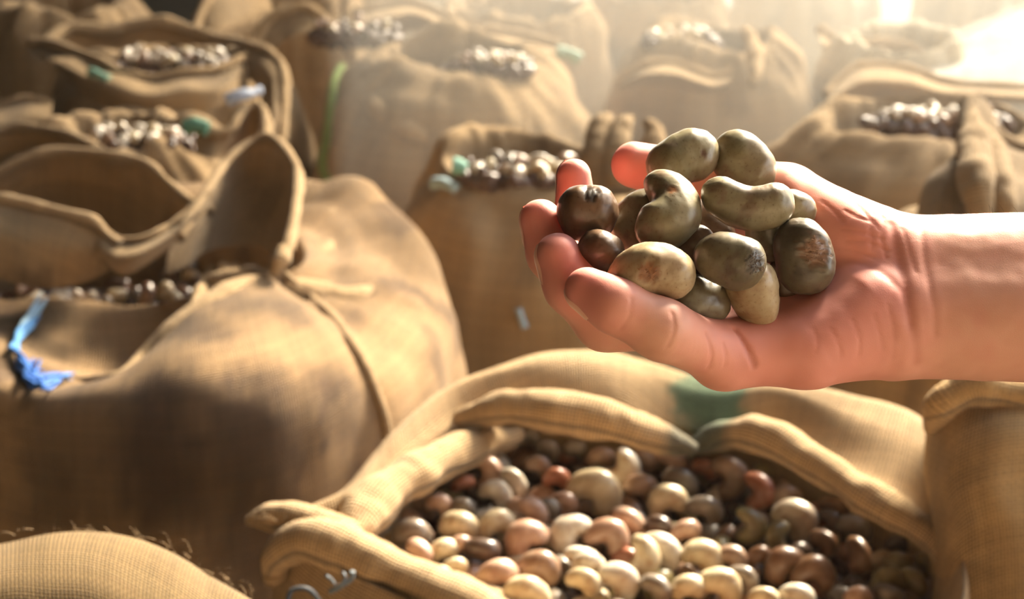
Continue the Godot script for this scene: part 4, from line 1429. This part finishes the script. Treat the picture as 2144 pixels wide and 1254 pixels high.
func arm_hair(hand_mesh: Node3D):
	var st := SurfaceTool.new()
	st.begin(Mesh.PRIMITIVE_TRIANGLES)
	var g := RandomNumberGenerator.new()
	g.seed = 5
	for k in 70:
		var px := g.randf_range(1960, 2330)
		var p := onto(px, g.randf_range(460, 470))
		var d := (camb * Vector3(g.randf_range(-1.0, 0.3), g.randf_range(0.4, 1.0), g.randf_range(-0.3, 0.3))).normalized()
		var L := g.randf_range(0.003, 0.007)
		var pts := [p - d * 0.0005, p + d * L * 0.5, p + d * L + camb * Vector3(-0.0012, -0.0006, 0)]
		st.append_from(tube(pts, [0.00005, 0.00004, 0.00002], 4, 5, {"base": Color(0.1, 0.06, 0.04)}), 0, Transform3D())
	var o := put("arm_hair", st.commit(), M.hair, hand_mesh)
	o.set_meta("kind", "stuff")

var tips := []

func skin_tone(p: Vector3, dent: float) -> Color:
	if tips.is_empty():
		for e in [[1325, 342, -50], [1201, 368, -26], [1132, 460, -6], [1168, 535, 12], [1228, 606, 28]]:
			tips.append(HP(e[0], e[1], e[2]))
	var base := Color(0.68, 0.345, 0.242)
	var pink := Color(0.73, 0.272, 0.22)
	var w := 0.0
	for t in tips:
		w = maxf(w, 1.0 - smoothstep(0.006, 0.028, p.distance_to(t)))
	var palm := 1.0 - smoothstep(0.03, 0.065, p.distance_to(HP(1640, 600, 0)))
	var c := base.lerp(pink, clampf(maxf(w, palm * 0.8), 0.0, 1.0))
	c = c.lerp(pink * 0.9, clampf(0.5 * wob.get_noise_3dv(p * 60.0), 0.0, 0.5))
	c = c.lerp(Color(0.40, 0.12, 0.08), clampf(dent / 0.0007, 0.0, 1.0) * 0.5)
	c.a = 1.0
	return c

func onto(px: float, py: float) -> Vector3:                  # where the skin is met, going from the camera through that point
	var r := ray(px, py)
	var z := HAND_Z - 0.075
	for k in 400:
		var p := EYE + r * z
		var use := near(p, 0.02)
		var f := 0.008 if use.is_empty() else field(p, use)
		if f < 0.0001:
			return p
		z += maxf(f * 0.8, 0.0002)
		if z > HAND_Z + 0.12:
			break
	return EYE + r * HAND_Z

func crease_lines() -> Array:
	var list := [
		# wrist
		[[1868, 470], [1880, 540], [1900, 610], [1912, 690], [1918, 760], 0.8, 1.7],
		[[1925, 470], [1935, 540], [1950, 620], [1958, 700], 0.45, 1.2],
		[[1700, 560], [1780, 545], [1840, 565], [1890, 610], [1905, 680], 0.7, 1.6],
		[[1890, 480], [1905, 530], [1918, 570], 0.35, 0.8],
		# palm lines
		[[1540, 690], [1560, 720], [1580, 765], 1.5, 1.1],
		[[1480, 700], [1490, 740], [1485, 770], 0.7, 0.8],
		[[1515, 720], [1520, 745], [1518, 765], 0.4, 0.6],
		[[1740, 690], [1755, 715], [1762, 745], 0.35, 0.7],
		[[1785, 670], [1800, 710], [1798, 742], 0.4, 0.6],
		[[1830, 660], [1842, 700], [1850, 730], 0.3, 0.7],
		[[1705, 690], [1712, 720], [1708, 738], 0.28, 0.6],
		[[1860, 640], [1872, 690], [1870, 748], 0.3, 0.8],
		# fine lines round the root of the thumb
		[[1770, 440], [1795, 455], [1820, 462], 0.45, 0.6],
		[[1790, 425], [1815, 450], [1840, 480], 0.45, 0.6],
		[[1765, 480], [1800, 485], [1845, 500], 0.5, 0.6],
		[[1775, 505], [1815, 505], [1860, 525], 0.5, 0.7],
		[[1830, 445], [1822, 480], [1828, 520], 0.45, 0.6],
		[[1850, 455], [1846, 500], [1856, 540], 0.45, 0.6],
		[[1740, 520], [1785, 522], [1830, 540], 0.4, 0.7],
		[[1720, 420], [1745, 440], [1765, 465], 0.35, 0.6],
		# little finger joints
		[[1408, 655], [1412, 690], [1398, 725], 0.55, 0.7],
		[[1322, 625], [1318, 660], [1300, 690], 0.4, 0.7],
		[[1196, 560], [1176, 585], 0.3, 0.7],
	]
	var out := []
	for e in list:
		var pts := []
		for j in e.size() - 2:
			pts.append(onto(e[j][0], e[j][1]))
		var lo: Vector3 = pts[0]
		var hi: Vector3 = pts[0]
		for p in pts:
			lo = lo.min(p)
			hi = hi.max(p)
		out.append({"pts": pts, "deep": e[-2] * 0.00055, "wide": e[-1] * 0.0011, "mid": (lo + hi) / 2.0, "reach": lo.distance_to(hi) / 2.0 + e[-1] * 0.004})
	return out
